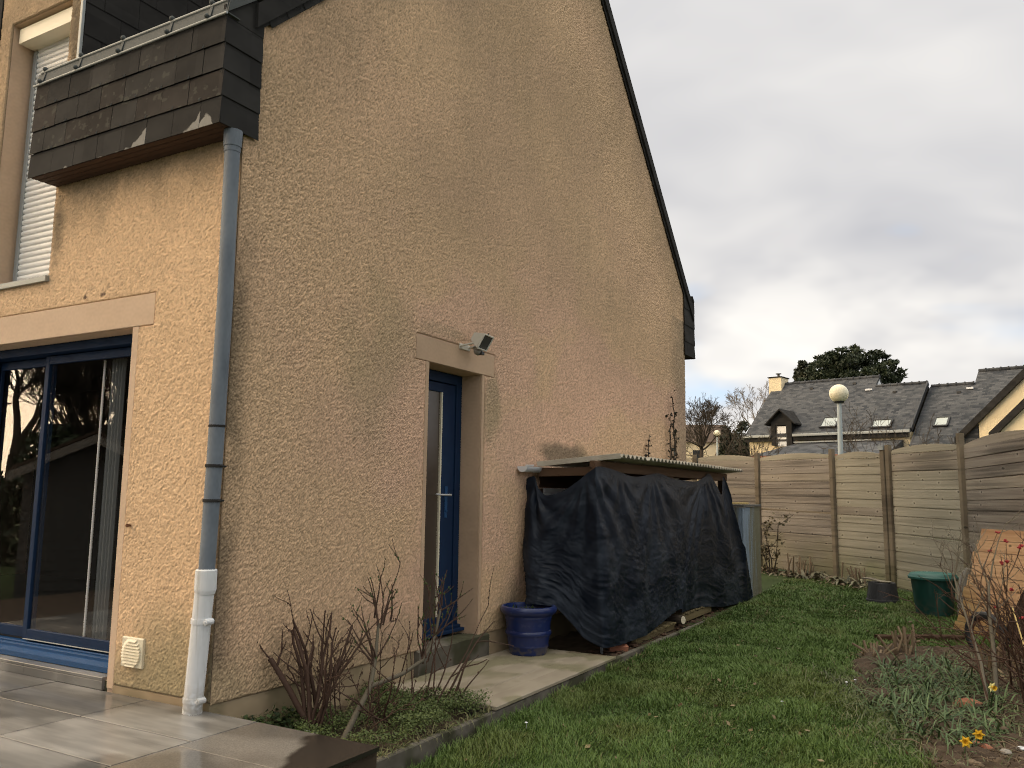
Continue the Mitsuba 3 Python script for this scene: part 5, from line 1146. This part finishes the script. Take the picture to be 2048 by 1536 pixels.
# grass and weeds hanging over the edging
# second shrub, forked grey stem leaning out of the bed
mat('bark_stem', (0.105, 0.09, 0.065), 0.85, 0.3)
s2_ = thing('bare_shrub', 'leggy leafless shrub with a leaning grey forked stem between terrace and side path', 'shrub')
out = []; B1 = np.array([0.62, 0.44, -0.20])
main = [B1, B1 + [-0.02, 0.16, 0.15], B1 + [-0.035, 0.30, 0.27], B1 + [-0.10, 0.42, 0.40], B1 + [-0.16, 0.52, 0.62]]
out.append(([np.array(p) for p in main], np.array([0.021, 0.019, 0.017, 0.013, 0.009]), 0))
fork = [main[2], B1 + [0.02, 0.55, 0.31], B1 + [0.02, 0.78, 0.36], B1 + [0.0, 0.95, 0.50], B1 + [-0.03, 1.05, 0.66]]
out.append(([np.array(p) for p in fork], np.array([0.016, 0.014, 0.013, 0.011, 0.008]), 0))
g0 = len(out)
part(s2_, 'main_stem', stems(out, 7), 'bark_stem', True)
out = []
for i in range(11): cane(rng, np.array(main[3 + i % 2]) + rng.normal(size=3) * 0.02, (rng.normal() * .45, rng.normal() * .5, 1), rng.uniform(0.22, 0.42), 0.007, 2, out, 0.3, 0.1)
cane(rng, np.array(main[4]), (-0.25, -0.25, 1), 0.30, 0.008, 1, out, 0.28, 0.08); cane(rng, np.array(main[4]) + [0.02, 0.1, 0], (0.05, 0.25, 1), 0.26, 0.008, 2, out, 0.25, 0.08)
for i in range(16): cane(rng, np.array(fork[2 + i % 3]) + rng.normal(size=3) * 0.02, (rng.normal() * .5 + .1, rng.normal() * .5, 0.9), rng.uniform(0.18, 0.40), 0.0065, 2, out, 0.3, 0.1)
part(s2_, 'twigs', stems(out), 'bark_red', True, kind='stuff'); part(s2_, 'buds', budlist(rng, out, 2, 0.0055), 'weed', False, kind='stuff')
s3_ = thing('bare_shrub', 'group of thin bare rose-like canes at the near corner of the side path', 'shrub')
out = []
for (x, y, dx, dy, L, r) in ((0.48, 1.46, 0.15, 0.25, 0.75, 0.008), (0.55, 1.48, -0.2, 0.55, 0.8, 0.007), (0.62, 1.45, 0.5, 0.6, 0.72, 0.010), (0.68, 1.5, 0.25, 0.1, 0.36, 0.013), (0.42, 1.4, -0.25, 0.2, 0.5, 0.007), (0.72, 1.48, 0.7, 0.55, 0.45, 0.007), (0.60, 1.42, 0.05, 0.9, 0.85, 0.007), (0.8, 1.5, 0.2, -0.1, 0.18, 0.008), (0.52, 1.5, 0.35, 0.35, 0.6, 0.007), (0.35, 1.3, 0.0, 0.3, 0.55, 0.007)):
    cane(rng, (x, y, -0.20), (dx, dy, 1), L, r, 2 if L > .5 else 0, out, 0.25, 0.05)
part(s3_, 'stems', stems(out), 'bark_red', True); part(s3_, 'buds', budlist(rng, out, 2, 0.005), 'bark_red', False, kind='stuff')

# strap leaves of the daffodil clump
def ribbons(rng, bases, L, w, droop, seg=6, az=None):
    vs, fs, cs = [], [], []
    for i, b in enumerate(bases):
        a = rng.uniform(0, 6.28) if az is None else az + rng.normal() * 0.8
        out = rng.uniform(0.25, 1.0); l = L * rng.uniform(0.55, 1.2); p = np.array(b, float); el = rng.uniform(0.9, 1.45); side = np.array([-math.sin(a), math.cos(a), 0.0]); pts = []
        for s in range(seg + 1):
            ww = w * (1 - (s / seg) ** 3) * rng.uniform(0.9, 1.1)
            pts += [p - side * ww, p + side * ww]
            el -= droop * out * rng.uniform(0.6, 1.3) / seg * 2
            p = p + np.array([math.cos(a) * math.cos(el), math.sin(a) * math.cos(el), math.sin(el)]) * l / seg
        q0 = np.array(pts); base = i * 2 * (seg + 1)
        vs.append(q0); cs.append(np.full(len(q0), rng.random()))
        fs += [[base + 2 * s, base + 2 * s + 1, base + 2 * s + 3] for s in range(seg)] + [[base + 2 * s, base + 2 * s + 3, base + 2 * s + 2] for s in range(seg)]
    return np.vstack(vs), np.array(fs), np.concatenate(cs)
# ground cover of the bed
def leaflets(rng, P, size, tilt=0.6):
    n = len(P); a = rng.normal(size=(n, 3)) * [1, 1, tilt]; a /= np.linalg.norm(a, axis=1, keepdims=True)
    b = np.cross(a, rng.normal(size=(n, 3)) * 0.5 + [0, 0, 1]); b /= np.linalg.norm(b, axis=1, keepdims=True); s = size * rng.uniform(0.5, 1.5, (n, 1))
    q = np.stack([P, P + a * s * .5 + b * s * .4, P + a * s, P + a * s * .5 - b * s * .4], 1).reshape(-1, 3); k = np.arange(n)[:, None] * 4
    return q, np.vstack([k + [0, 1, 2], k + [0, 2, 3]])
rng = np.random.default_rng(111)
n = 42000; x = rng.uniform(0.02, 0.97, n); y = rng.uniform(0.02, 1.62, n)
den = meshkit.fbm(np.stack([x * 5, y * 5, 0 * x], -1), 3, 6); edge = ss(1.02, 0.94, x + 0.12 * (den - .5)) * ss(0.12, 0.45, y - 0.25 * (x - 0.4) + 0.4 * (den - .5)) 
keep = rng.random(n) < edge * ss(0.36, 0.60, den) * 0.8; x, y, den = x[keep], y[keep], den[keep]
P = np.stack([x, y, -0.205 + 0.075 * den + rng.random(len(x)) * 0.075 * ss(0.3, 0.7, den)], -1)
v, f = leaflets(rng, P, 0.0135)
c = lerpc(np.array((0.036, 0.060, 0.016)), np.array((0.115, 0.145, 0.045)), rng.random(len(x)) * 0.6 + 0.4 * den)
bs_ = [(rng.uniform(0.1, 0.96), rng.uniform(0.15, 1.55), -0.19) for i in range(700)] + [(0.965 + rng.normal() * 0.012, rng.uniform(0.1, 1.58), -0.20) for i in range(260)]
v2, f2, c2 = ribbons(rng, bs_, 0.10, 0.0028, 1.4, 4)
gk_ = thing('ground_cover', 'low green weeds carpeting the bed between terrace and side path', 'ground cover'); labels[gk_]['kind'] = 'stuff'
put(gk_, cat([(v, f), (v2, f2)]), 'leaf_vc', False, np.vstack([np.repeat(c, 4, 0), lerpc(np.array((0.05, 0.075, 0.02)), np.array((0.20, 0.18, 0.09)), c2)]))
for i in range(3):
    c = np.array([0.06 + 0.05 * i, 0.30 + 0.18 * i, -0.14]); k = thing('weed_tuft', ['dark leafy weed tuft at the foot of the gable by the terrace', 'small leafy weed beside the plinth, middle one of three', 'leafy weed at the plinth, farthest of three from the downpipe'][i], 'weed')
    P = c + rng.normal(size=(110, 3)) * [0.045, 0.05, 0.035]; v, f = leaflets(rng, P, 0.032); put(k, (v, f), 'leaf_vc', False, np.repeat(lerpc(np.array((0.015, 0.028, 0.010)), np.array((0.045, 0.07, 0.022)), rng.random(110)), 4, 0))
for i, (x, y, lb) in enumerate(((0.36, 0.44, 'white pebble lying at the terrace edge under the pruned shrub'), (0.42, 0.43, 'second smaller white pebble at the terrace edge'))):
    k = thing('pebble', lb, 'pebble'); put(k, ico_rock((x, y, -0.165), (0.022, 0.018, 0.013), i, 2), 'pvc_grey_white', 30)

# lawn
rng = np.random.default_rng(5)
BED = np.array([(3.75, 1.2), (3.62, 2.3), (3.48, 3.0), (3.10, 3.7), (2.92, 4.5), (2.88, 5.3), (3.05, 5.9), (3.7, 6.1), (6.5, 5.5), (6.5, 1.2)])
from shapely import Polygon, points as shp_points, contains as shp_contains
bedp = Polygon(BED); fencep = Polygon([(-3, 13.8), (0.12, 13.05), (1.70, 11.8), (2.65, 11.0), (3.72, 9.5), (4.33, 7.72), (5.5, 4.1), (8, 0), (8, -3), (1.0, -3), (1.03, 0), (1.03, 8.0), (1.14, 8.2), (1.14, 9.0), (0.2, 9.1), (-3, 9.1)])
def lawn_points(n):
    x = rng.uniform(0.2, 6.0, n); y = rng.uniform(-2.0, 13.6, n)
    d = np.hypot(x - 4, y + 3.5); dens = np.clip((7.5 / np.maximum(d, 3.0)) ** 1.35, 0.22, 1.0)
    keep = rng.random(n) < dens; x, y = x[keep], y[keep]
    wob = 0.16 * (meshkit.fbm(np.stack([x * 4, y * 4, 0 * x], -1), 3, 2) - 0.5)
    p = shp_points(x, y); p2 = shp_points(x + wob, y + wob)
    ok = shp_contains(fencep, p) & ~shp_contains(bedp, p2) & ~((y < 0.02) & (x < 1.28)) & ~((np.hypot(x - 2.66, y - 9.46) < 0.22) | (np.hypot(x - 3.36, y - 8.42) < 0.21)) & (x > 1.008 + 0 * y)
    fe = ss(0.15, 0.9, (13.2 - y) - 1.2 * ss(0, 1.7, x) * 1 - 0.9 * ss(1.7, 2.7, x) + 0.4 * wob)
    ok &= rng.random(len(x)) < np.where(y > 10, fe, 1)
    return x[ok], y[ok]
x, y = lawn_points(820000)
n = len(x); d = np.hypot(x - 4, y + 3.5)
clump = meshkit.fbm(np.stack([x * 3.3, y * 3.3, 0 * x], -1), 4, 15); big = meshkit.fbm(np.stack([x * 0.8, y * 0.8, 0 * x], -1), 3, 17)
h = (0.028 + 0.028 * ss(0.30, 0.72, clump)) * rng.uniform(0.6, 1.3, n) * (0.8 + 0.5 * big); nearedge = ss(1.16, 1.02, x) * (y < 8); h *= 1 + 0.6 * nearedge * rng.random(n)
wd = 0.0011 + 0.00034 * d
a = rng.uniform(0, 2 * np.pi, n) ; lean = np.stack([np.cos(a), np.sin(a)], -1) * (rng.uniform(0.15, 1.0, n) * h)[:, None] + 0.25 * h[:, None] * np.stack([np.cos(clump * 14), np.sin(clump * 14)], -1)
z0 = lawn_z(x, y) - 0.004
sd = np.stack([-np.sin(a + 0.6 * rng.normal(size=n)), np.cos(a), 0 * a], -1); sd /= np.linalg.norm(sd, axis=1, keepdims=True)
b0 = np.stack([x, y, z0], -1); mid = b0 + np.stack([lean[:, 0] * .35, lean[:, 1] * .35, h * 0.62], -1); tip = b0 + np.stack([lean[:, 0], lean[:, 1], h], -1)
V = np.stack([b0 - sd * wd[:, None], b0 + sd * wd[:, None], mid - sd * wd[:, None] * .8, mid + sd * wd[:, None] * .8, tip], 1).reshape(-1, 3)
k = np.arange(n)[:, None] * 5; Fg = np.vstack([k + [0, 1, 3], k + [0, 3, 2], k + [2, 3, 4]])
tone = np.clip(0.35 * rng.random(n) + 0.75 * clump + 0.45 * (big - 0.5) - 0.1, 0, 1)
col = lerpc(np.array((0.042, 0.082, 0.016)), np.array((0.116, 0.184, 0.040)), tone)
dry = rng.random(n) < 0.02 + 0.12 * ss(0.56, 0.68, meshkit.fbm(np.stack([x * 2.1 + 8, y * 2.1, 0 * x], -1), 4, 29)); col[dry] = np.array((0.16, 0.14, 0.065)) * rng.uniform(0.7, 1.1, (dry.sum(), 1))
moss = ss(0.52, 0.68, meshkit.fbm(np.stack([x * 1.6 + 4, y * 1.6, 0 * x], -1), 3, 19)); col = lerpc(col, np.array((0.105, 0.120, 0.030)), 0.5 * moss)
# clover, moss and fallen bits between the blades
xc, yc = lawn_points(60000); cl_ = meshkit.fbm(np.stack([xc * 1.9 + 3, yc * 1.9, 0 * xc], -1), 3, 44); kp = (cl_ > 0.55); xc, yc = xc[kp], yc[kp]
vc_, fc_ = leaflets(rng, np.stack([xc, yc, lawn_z(xc, yc) + rng.uniform(0.012, 0.035, len(xc))], -1), 0.014, 0.25)
ck_ = thing('clover', 'patches of low clover and moss in the lawn', 'ground cover'); labels[ck_]['kind'] = 'stuff'
put(ck_, (vc_, fc_), 'leaf_vc', False, np.repeat(lerpc(np.array((0.05, 0.085, 0.02)), np.array((0.12, 0.17, 0.05)), rng.random(len(xc))), 4, 0))
xl, yl = lawn_points(2600); kp = rng.random(len(xl)) < 0.30; xl, yl = xl[kp], yl[kp]
vl, fl_ = leaflets(rng, np.stack([xl, yl, lawn_z(xl, yl) + 0.035], -1), 0.040, 0.3)
lk_ = thing('fallen_leaves', 'scattered brown fallen leaves on the lawn', 'leaf litter'); labels[lk_]['kind'] = 'stuff'
put(lk_, (vl, fl_), 'leaf_vc', False, np.repeat(lerpc(np.array((0.07, 0.045, 0.02)), np.array((0.22, 0.17, 0.09)), rng.random(len(xl))), 4, 0))
gr = thing('lawn_grass', 'uneven green winter lawn grass between the house and the fence', 'grass'); labels[gr]['kind'] = 'stuff'
put(gr, (V, Fg), 'leaf_vc', False, np.repeat(col, 5, 0))
for i, (x, y, lb) in enumerate(((2.93, 3.93, 'white daisy in the grass at the left edge of the daffodil clump'), (2.98, 4.05, 'second white daisy at the daffodil clump edge'), (2.60, 3.05, 'single white daisy in the open lawn left of the daffodil clump'), (1.22, 1.62, 'white daisy low in the grass near the side path corner'))):
    k = thing('daisy', lb, 'flower'); z = float(lawn_z(x, y)) + 0.05
    put(k, cat([lathe([(0.0, 0.004), (0.012, 0.0), (0.011, 0.003), (0.0, 0.007)], 10, (x, y, z)), tube([(x, y, z - 0.06), (x, y, z)], 0.0016, 4)]), 'pvc_grey_white')

# right-hand bed
rng = np.random.default_rng(9)
gx, gy = np.meshgrid(np.linspace(2.75, 6.4, 150), np.linspace(1.1, 6.3, 200), indexing='ij')
ins = np.array([[bedp.contains(__import__('shapely').Point(a_, b_)) for b_ in gy[0]] for a_ in gx[:, 0]]) if False else shp_contains(bedp.buffer(0.06), shp_points(gx.ravel(), gy.ravel())).reshape(gx.shape)
nn_ = meshkit.fbm(np.stack([gx * 7, gy * 7, 0 * gx], -1), 5, 3); soft = np.where(ins, 1.0, 0.0)
from scipy.ndimage import gaussian_filter
soft = gaussian_filter(soft, 3)
gz = lawn_z(gx, gy) - 0.03 + soft * (0.035 + 0.11 * nn_)
v, f = sheet(np.stack([gx, gy, gz], -1)); fc = soft.reshape(-1)[f].mean(1) > 0.25
k = struct('soil_bed'); put(k, (v, f[fc]), 'matte_vc', True, lerpc(np.array((0.028, 0.019, 0.012)), np.array((0.085, 0.060, 0.042)), meshkit.fbm(v * 13, 4, 8)))
def bed_z(x, y): return float(lawn_z(x, y)) + 0.055
# crumbs, dead twigs and leaves on the soil
lit = []
for i in range(1500):
    x, y = rng.uniform(3.2, 5.0), rng.uniform(1.6, 5.9)
    if not bedp.contains(__import__('shapely').Point(x, y)): continue
    r = 0.004 + 0.022 * rng.random() ** 3; lit.append(ico_rock((x, y, bed_z(x, y) - 0.01), (r * rng.uniform(1, 1.8), r * rng.uniform(1, 1.8), r), i, 1))
for i in range(900):
    x, y = rng.uniform(3.2, 5.0), rng.uniform(1.6, 5.9)
    if not bedp.contains(__import__('shapely').Point(x, y)): continue
    a = rng.uniform(0, 6.28); l = rng.uniform(0.05, 0.24); z = bed_z(x, y)
    lit.append(tube([(x, y, z - 0.01), (x + math.cos(a) * l * .5, y + math.sin(a) * l * .5, z + rng.uniform(0, 0.03)), (x + math.cos(a) * l, y + math.sin(a) * l, z - 0.005 + rng.uniform(0, 0.03))], rng.uniform(0.0015, 0.0035), 4))
mat('litter', proc(lambda p, n, uv: mix((0.05, 0.036, 0.025), (0.19, 0.145, 0.10), noise(p.x * 14, p.y * 14, 0.0))), 0.9, 0.2)
k = thing('bed_litter', 'dead twigs and soil crumbs scattered over the right-hand flower bed', 'litter'); labels[k]['kind'] = 'stuff'
mat('dead_stem', (0.20, 0.15, 0.10), 0.9, 0.2)
put(k, cat(lit), 'litter', False)
for i, (x, y, r, m_, lb) in enumerate(((4.10, 2.65, 0.022, 'pvc_grey_white', 'white stone on the bare soil at the lower right'), (3.92, 2.55, 0.030, 'terracotta', 'pinkish stone on the soil beside the yellow daffodils'), (4.02, 2.52, 0.026, 'stone_grey', 'grey-brown stone right of the pinkish stone'), (3.86, 2.62, 0.024, 'terracotta', 'small reddish stone just above the yellow daffodils'), (3.80, 3.60, 0.075, 'terracotta', 'broken red tile half hidden in the daffodil leaves'))):
    k = thing('stone', lb, 'stone'); put(k, ico_rock((x, y, bed_z(x, y)), (r * 1.3, r, r * 0.7), 40 + i, 2), m_, 30)
dc = thing('daffodil_clump', 'dense clump of arching grey-green daffodil leaves at the lawn edge, not yet flowering', 'plant')
bs = []
for i in range(1150):
    a, r = rng.uniform(0, 6.28), math.sqrt(rng.random()); x, y = 3.54 + 0.44 * r * math.cos(a), 3.80 + 1.35 * r * math.sin(a); x -= 0.12 * (y - 4.2); x += 0.07 * math.sin(9 * y); y += 0.10 * math.sin(11 * x)
    bs.append((x, y, bed_z(x, y) - 0.02))
v, f, c = ribbons(rng, bs, 0.27, 0.0060, 1.6)
put(dc, (v, f), 'leaf_vc', True, lerpc(np.array((0.026, 0.054, 0.017)), np.array((0.100, 0.150, 0.058)), c))
wl = thing('weedy_patch', 'low mixed weeds and grass tufts along the edge of the soil bed', 'weeds'); labels[wl]['kind'] = 'stuff'
bs = []
for i in range(2300):
    t_ = rng.random(); x = np.interp(t_, [0, .35, .7, 1], [3.72, 3.5, 3.25, 3.0]) + rng.normal() * 0.22; y = np.interp(t_, [0, .35, .7, 1], [2.2, 3.0, 3.6, 4.4]) + rng.normal() * 0.2
    bs.append((x, y, float(lawn_z(x, y)) + 0.02))
for i in range(2600):
    x, y = rng.uniform(3.55, 4.75), rng.uniform(2.75, 5.8); bs.append((x, y, bed_z(x, y) - .01))
v, f, c = ribbons(rng, bs, 0.11, 0.0034, 1.1, 4)
put(wl, (v, f), 'leaf_vc', True, lerpc(np.array((0.040, 0.058, 0.022)), np.array((0.145, 0.150, 0.070)), c))
# daffodils in flower
mat('daffodil_yellow', (0.58, 0.37, 0.025), 0.6, 0.3); mat('daffodil_pale', (0.74, 0.70, 0.30), 0.6, 0.3); mat('leaf_green', (0.06, 0.10, 0.04), 0.6, 0.3)
def daffodil(x, y, hgt, face, m_, label):
    k = thing('daffodil', label, 'flower'); z = bed_z(x, y); top = np.array([x + 0.02, y - 0.01, z + hgt]); f_ = np.asarray(face, float); f_ /= np.linalg.norm(f_)
    part(k, 'stem', tube([(x, y, z - 0.02), (x + 0.012, y, z + hgt * .6), top, top + f_ * 0.02], 0.0035, 6), 'leaf_green')
    c = top + f_ * 0.025; a_ = np.cross(f_, [0, 0, 1.0]); a_ /= np.linalg.norm(a_); b_ = np.cross(a_, f_)
    pet = []
    for i in range(6):
        an = i * math.pi / 3; r_ = a_ * math.cos(an) + b_ * math.sin(an); t_ = a_ * -math.sin(an) + b_ * math.cos(an)
        P_ = np.array([c, c + r_ * .018 + t_ * .011, c + r_ * 0.038 + f_ * 0.006, c + r_ * .018 - t_ * .011, c + r_ * .018 + f_ * .005]); pet.append((P_, np.array([[0, 1, 4], [1, 2, 4], [2, 3, 4], [3, 0, 4]])))
    part(k, 'petals', cat(pet), m_, False)
    rr = [(0.008, 0.0), (0.010, 0.012), (0.013, 0.024), (0.017, 0.030)]
    n_ = 10; an = np.arange(n_ + 1) * 2 * np.pi / n_
    P_ = np.stack([[c + f_ * h_ + r_ * (a_ * math.cos(t) + b_ * math.sin(t)) * (1 + 0.12 * (i_ % 2) * (h_ > .02)) for i_, t in enumerate(an)] for r_, h_ in rr])
    part(k, 'trumpet', sheet(P_), 'daffodil_yellow', True)
daffodil(3.86, 2.50, 0.10, (0.1, -0.8, -0.15), 'daffodil_yellow', 'yellow daffodil at the bottom right, upper of the two')
daffodil(3.80, 2.36, 0.075, (-0.1, -0.9, 0.1), 'daffodil_yellow', 'yellow daffodil at the bottom right, lower one cut by the picture edge')
daffodil(3.93, 3.52, 0.17, (0.5, -0.7, 0.0), 'daffodil_pale', 'pale cream-yellow daffodil standing alone in front of the sapling')
# cut leaf piles and dry stems
def dry_pile(key, pts, n, spread, L, w, cols, rng, nstems=14, hs=0.2):
    bs = [];
    for i in range(n):
        p = pts[rng.integers(len(pts))]; x, y = p[0] + rng.normal() * spread, p[1] + rng.normal() * spread; bs.append((x, y, float(lawn_z(x, y)) + rng.uniform(0.005, 0.05)))
    v, f, c = ribbons(rng, bs, L, w, 2.6, 5); part(key, 'leaves', (v, f), 'leaf_vc', True, lerpc(np.array(cols[0]), np.array(cols[1]), c))
    st_ = []
    for i in range(nstems):
        p = pts[rng.integers(len(pts))]; x, y = p[0] + rng.normal() * spread * .35, p[1] + rng.normal() * spread * .35; z = float(lawn_z(x, y)); d_ = rng.normal(size=2) * 0.08
        st_.append(tube([(x, y, z), (x + d_[0] * .5, y + d_[1] * .5, z + hs * rng.uniform(.4, .7)), (x + d_[0], y + d_[1], z + hs * rng.uniform(.7, 1.3))], [0.016, 0.014, 0.011], 6))
    part(key, 'cut_stems', cat(st_), 'dead_stem', True)
lp = thing('leaf_heap', 'heap of cut wilted leaves and stumps at the fence behind the blue box', 'leaf heap')
dry_pile(lp, [(0.95, 12.15), (1.12, 12.05), (1.25, 11.85)], 120, 0.20, 0.30, 0.026, ((0.05, 0.055, 0.03), (0.20, 0.18, 0.12)), rng, 16, 0.30)
lp = thing('leaf_heap', 'heap of cut wilted leaves with pale stumps at the foot of the fence post', 'leaf heap')
dry_pile(lp, [(1.78, 11.55), (1.95, 11.35), (2.1, 11.15), (2.25, 10.95)], 120, 0.16, 0.28, 0.028, ((0.06, 0.065, 0.04), (0.25, 0.23, 0.15)), rng, 12, 0.26)
lp = thing('leaf_litter', 'strip of reddish dead leaves and debris along the fence foot', 'leaf litter'); labels[lp]['kind'] = 'stuff'
P = np.stack([rng.uniform(0.15, 2.3, 900), 0 * np.zeros(900), 0 * np.zeros(900)], -1); P[:, 1] = np.interp(P[:, 0], [0.1, 1.7, 2.6], [13.0, 11.8, 11.0]) - np.abs(rng.normal(size=900)) * 0.32 - 0.05; P[:, 2] = lawn_z(P[:, 0], P[:, 1]) + rng.random(900) * 0.05
v, f = leaflets(rng, P, 0.065, 0.4); put(lp, (v, f), 'leaf_vc', False, np.repeat(lerpc(np.array((0.055, 0.028, 0.018)), np.array((0.19, 0.15, 0.09)), rng.random(900)), 4, 0))
lp = thing('dry_plant', 'clump of dry brown cut stems behind the daffodil clump', 'plant')
dry_pile(lp, [(3.20, 5.35), (3.28, 5.45)], 42, 0.13, 0.22, 0.014, ((0.10, 0.07, 0.045), (0.26, 0.20, 0.12)), rng, 14, 0.24)
lp = thing('dry_plant', 'tall dry brown stalks with curled leaves below the wheelbarrow', 'plant')
dry_pile(lp, [(3.98, 4.95), (4.05, 5.02)], 36, 0.10, 0.26, 0.018, ((0.12, 0.085, 0.05), (0.30, 0.23, 0.14)), rng, 14, 0.34)
lp = thing('dry_plant', 'small reddish dry plant at the upper left of the daffodil clump', 'plant')
dry_pile(lp, [(2.98, 5.20), (3.02, 5.05)], 60, 0.09, 0.14, 0.006, ((0.10, 0.06, 0.035), (0.20, 0.15, 0.07)), rng, 10, 0.14)
# sapling and flowering quince
sg = thing('sapling', 'thin grey leafless sapling with forked branches in front of the green tub', 'tree'); out = []
rng = np.random.default_rng(202)
tr = [np.array(p) for p in ((3.93, 3.72, -0.20), (3.90, 3.86, 0.05), (3.84, 4.00, 0.28), (3.77, 4.12, 0.52), (3.74, 4.2, 0.66))]
out.append((tr, np.array([0.016, 0.0135, 0.011, 0.008, 0.006]), 0))
for (i, dx, dy, dz, L, r) in ((4, 0.1, 0.2, 1, 0.42, 0.006), (3, -0.5, 0.1, 0.7, 0.42, 0.005), (4, -0.35, 0.1, 0.9, 0.40, 0.005), (4, 0.35, 0.0, 1, 0.34, 0.005), (2, 0.35, 0.2, 0.9, 0.36, 0.006), (3, 0.3, 0.1, 1.0, 0.5, 0.005)):
    cane(rng, tr[i], (dx, dy, dz), L, r, 3, out, 0.18, 0.08)
put(sg, stems(out), 'bark_grey', True)
sg = thing('sapling', 'second bare sapling stem rising in front of the leaning orange boards', 'tree'); out = []
tr = [np.array(p) for p in ((3.99, 3.95, -0.18), (3.985, 4.05, 0.18), (3.97, 4.1, 0.42), (3.98, 4.15, 0.62))]
out.append((tr, np.array([0.022, 0.018, 0.014, 0.010]), 0))
for (i, dx, dy, dz, L, r) in ((3, 0.2, 0.1, 1, 0.5, 0.007), (3, -0.25, 0.2, 0.9, 0.45, 0.006), (2, -0.3, -0.1, 0.8, 0.4, 0.006), (1, 0.25, -0.1, 0.9, 0.5, 0.008)):
    cane(rng, tr[i], (dx, dy, dz), L, r, 3, out, 0.2, 0.08)
put(sg, stems(out), 'bark_grey', True)
qn = thing('quince_shrub', 'tangled leafless shrub with a few red blossoms at the right edge', 'shrub'); out = []
for i in range(40):
    b = np.array([4.38 + rng.normal() * 0.16, 4.15 + rng.normal() * 0.3, -0.2]); a = rng.uniform(1.6, 4.6) if i % 4 else rng.uniform(0, 6.28)
    cane(rng, b, (0.9 * math.cos(a), 0.7 * math.sin(a), rng.uniform(0.6, 1.3)), rng.uniform(0.7, 1.15), 0.0085, 3, out, 0.25, 0.05, 8)
part(qn, 'stems', stems(out, 4), 'bark_red', True)
mat('blossom_red', (0.26, 0.022, 0.026), 0.6, 0.3); bl = []
pick = [o_ for o_ in out if o_[2] <= 1]
for i in range(60):
    p = pick[rng.integers(len(pick))][0]; c = np.asarray(p[rng.integers(1, len(p))])
    if c[0] < 4.0 or c[1] > 5.0: continue
    for j in range(5):
        dv = rng.normal(size=3); dv /= np.linalg.norm(dv); bl.append(ball(c + dv * 0.010, 0.0095, 1, (1, 1, 0.8)))
part(qn, 'blossoms', cat(bl), 'blossom_red', True)
cn = thing('dry_cane', 'pale straw-coloured dry cane leaning through the quince shrub', 'cane'); out = []
put(cn, cat([tube([(4.28, 3.35, -0.2), (4.20, 3.75, 0.15), (4.13, 4.1, 0.46)], 0.0055, 6), tube([(4.20, 3.75, 0.15), (4.30, 3.8, 0.05)], 0.005, 6)]), 'pale_wood')
# dark climber stems on the gable, shrub at the fence
cb = thing('climber', 'dark bare climbing plant stems against the far end of the gable above the shelter', 'climber'); out = []
rng = np.random.default_rng(303)
for (y0, y1, z1) in ((8.20, 8.22, 2.72), (8.02, 8.08, 2.42), (8.32, 8.30, 2.2)):
    pts = [np.array([0.06 + 0.02 * rng.random(), y0 + (y1 - y0) * t + 0.03 * rng.normal(), 1.3 + (z1 - 1.3) * t]) for t in np.linspace(0, 1, 12)]
    out.append((pts, np.linspace(0.016, 0.007, 12), 0))
put(cb, stems(out), 'bark', True)
lv_ = np.vstack([np.asarray(p)[rng.integers(0, len(p), 70)] + rng.normal(size=(70, 3)) * [0.02, 0.025, 0.035] for p, r, d in out]); v, f = leaflets(rng, lv_, 0.045)
part(cb, 'leaves', (v, f), 'leaf_vc', False, np.repeat(lerpc(np.array((0.010, 0.012, 0.006)), np.array((0.03, 0.03, 0.016)), rng.random(len(lv_))), 4, 0))
cb = thing('climber', 'short dark climbing stem above the middle of the corrugated roof', 'climber')
pts = [np.array([0.05, 7.22 + 0.03 * math.sin(t * 7), 1.5 + 0.60 * t]) for t in np.linspace(0, 1, 9)]; put(cb, tube(pts, np.linspace(0.012, 0.005, 9), 5), 'bark')
lv_ = np.asarray(pts)[rng.integers(0, 9, 60)] + rng.normal(size=(60, 3)) * [0.015, 0.02, 0.03]; v, f = leaflets(rng, lv_, 0.04); part(cb, 'leaves', (v, f), 'leaf_vc', False, np.full((len(v), 3), 0.018))
fs_ = thing('small_shrub', 'sparse brownish-leaved shrub against the fence beside the blue box', 'shrub'); out = []
for (dx, dy, L) in ((0.12, -0.05, 0.85), (-0.1, 0.05, 0.75), (0.22, 0.0, 0.95), (0.0, 0.0, 0.6)): cane(rng, (0.50 + dx * .3, 12.25, -0.1), (dx, dy, 1), L, 0.013, 3, out, 0.2, 0.05)
part(fs_, 'stems', stems(out, 4), 'bark', True)
lv_ = np.vstack([np.asarray(p)[rng.integers(1, len(p), 9)] + rng.normal(size=(9, 3)) * 0.03 for p, r, d in out]); v, f = leaflets(rng, lv_, 0.06); part(fs_, 'leaves', (v, f), 'leaf_vc', False, np.repeat(lerpc(np.array((0.05, 0.045, 0.02)), np.array((0.13, 0.10, 0.05)), rng.random(len(lv_))), 4, 0))
# twigs and a leaf or two on the slabs
for i, (a, b, lb) in enumerate((((0.55, 3.62), (0.68, 3.66), 'thin dry twig on the side path beside the blue pot'), ((0.76, 3.60), (0.92, 3.66), 'thin dry twig at the far edge of the side path'))):
    k = thing('twig', lb, 'twig'); put(k, tube([(a[0], a[1], -0.160), ((a[0] + b[0]) / 2, (a[1] + b[1]) / 2 + 0.01, -0.156), (b[0], b[1], -0.160)], 0.003, 5), 'dead_stem')
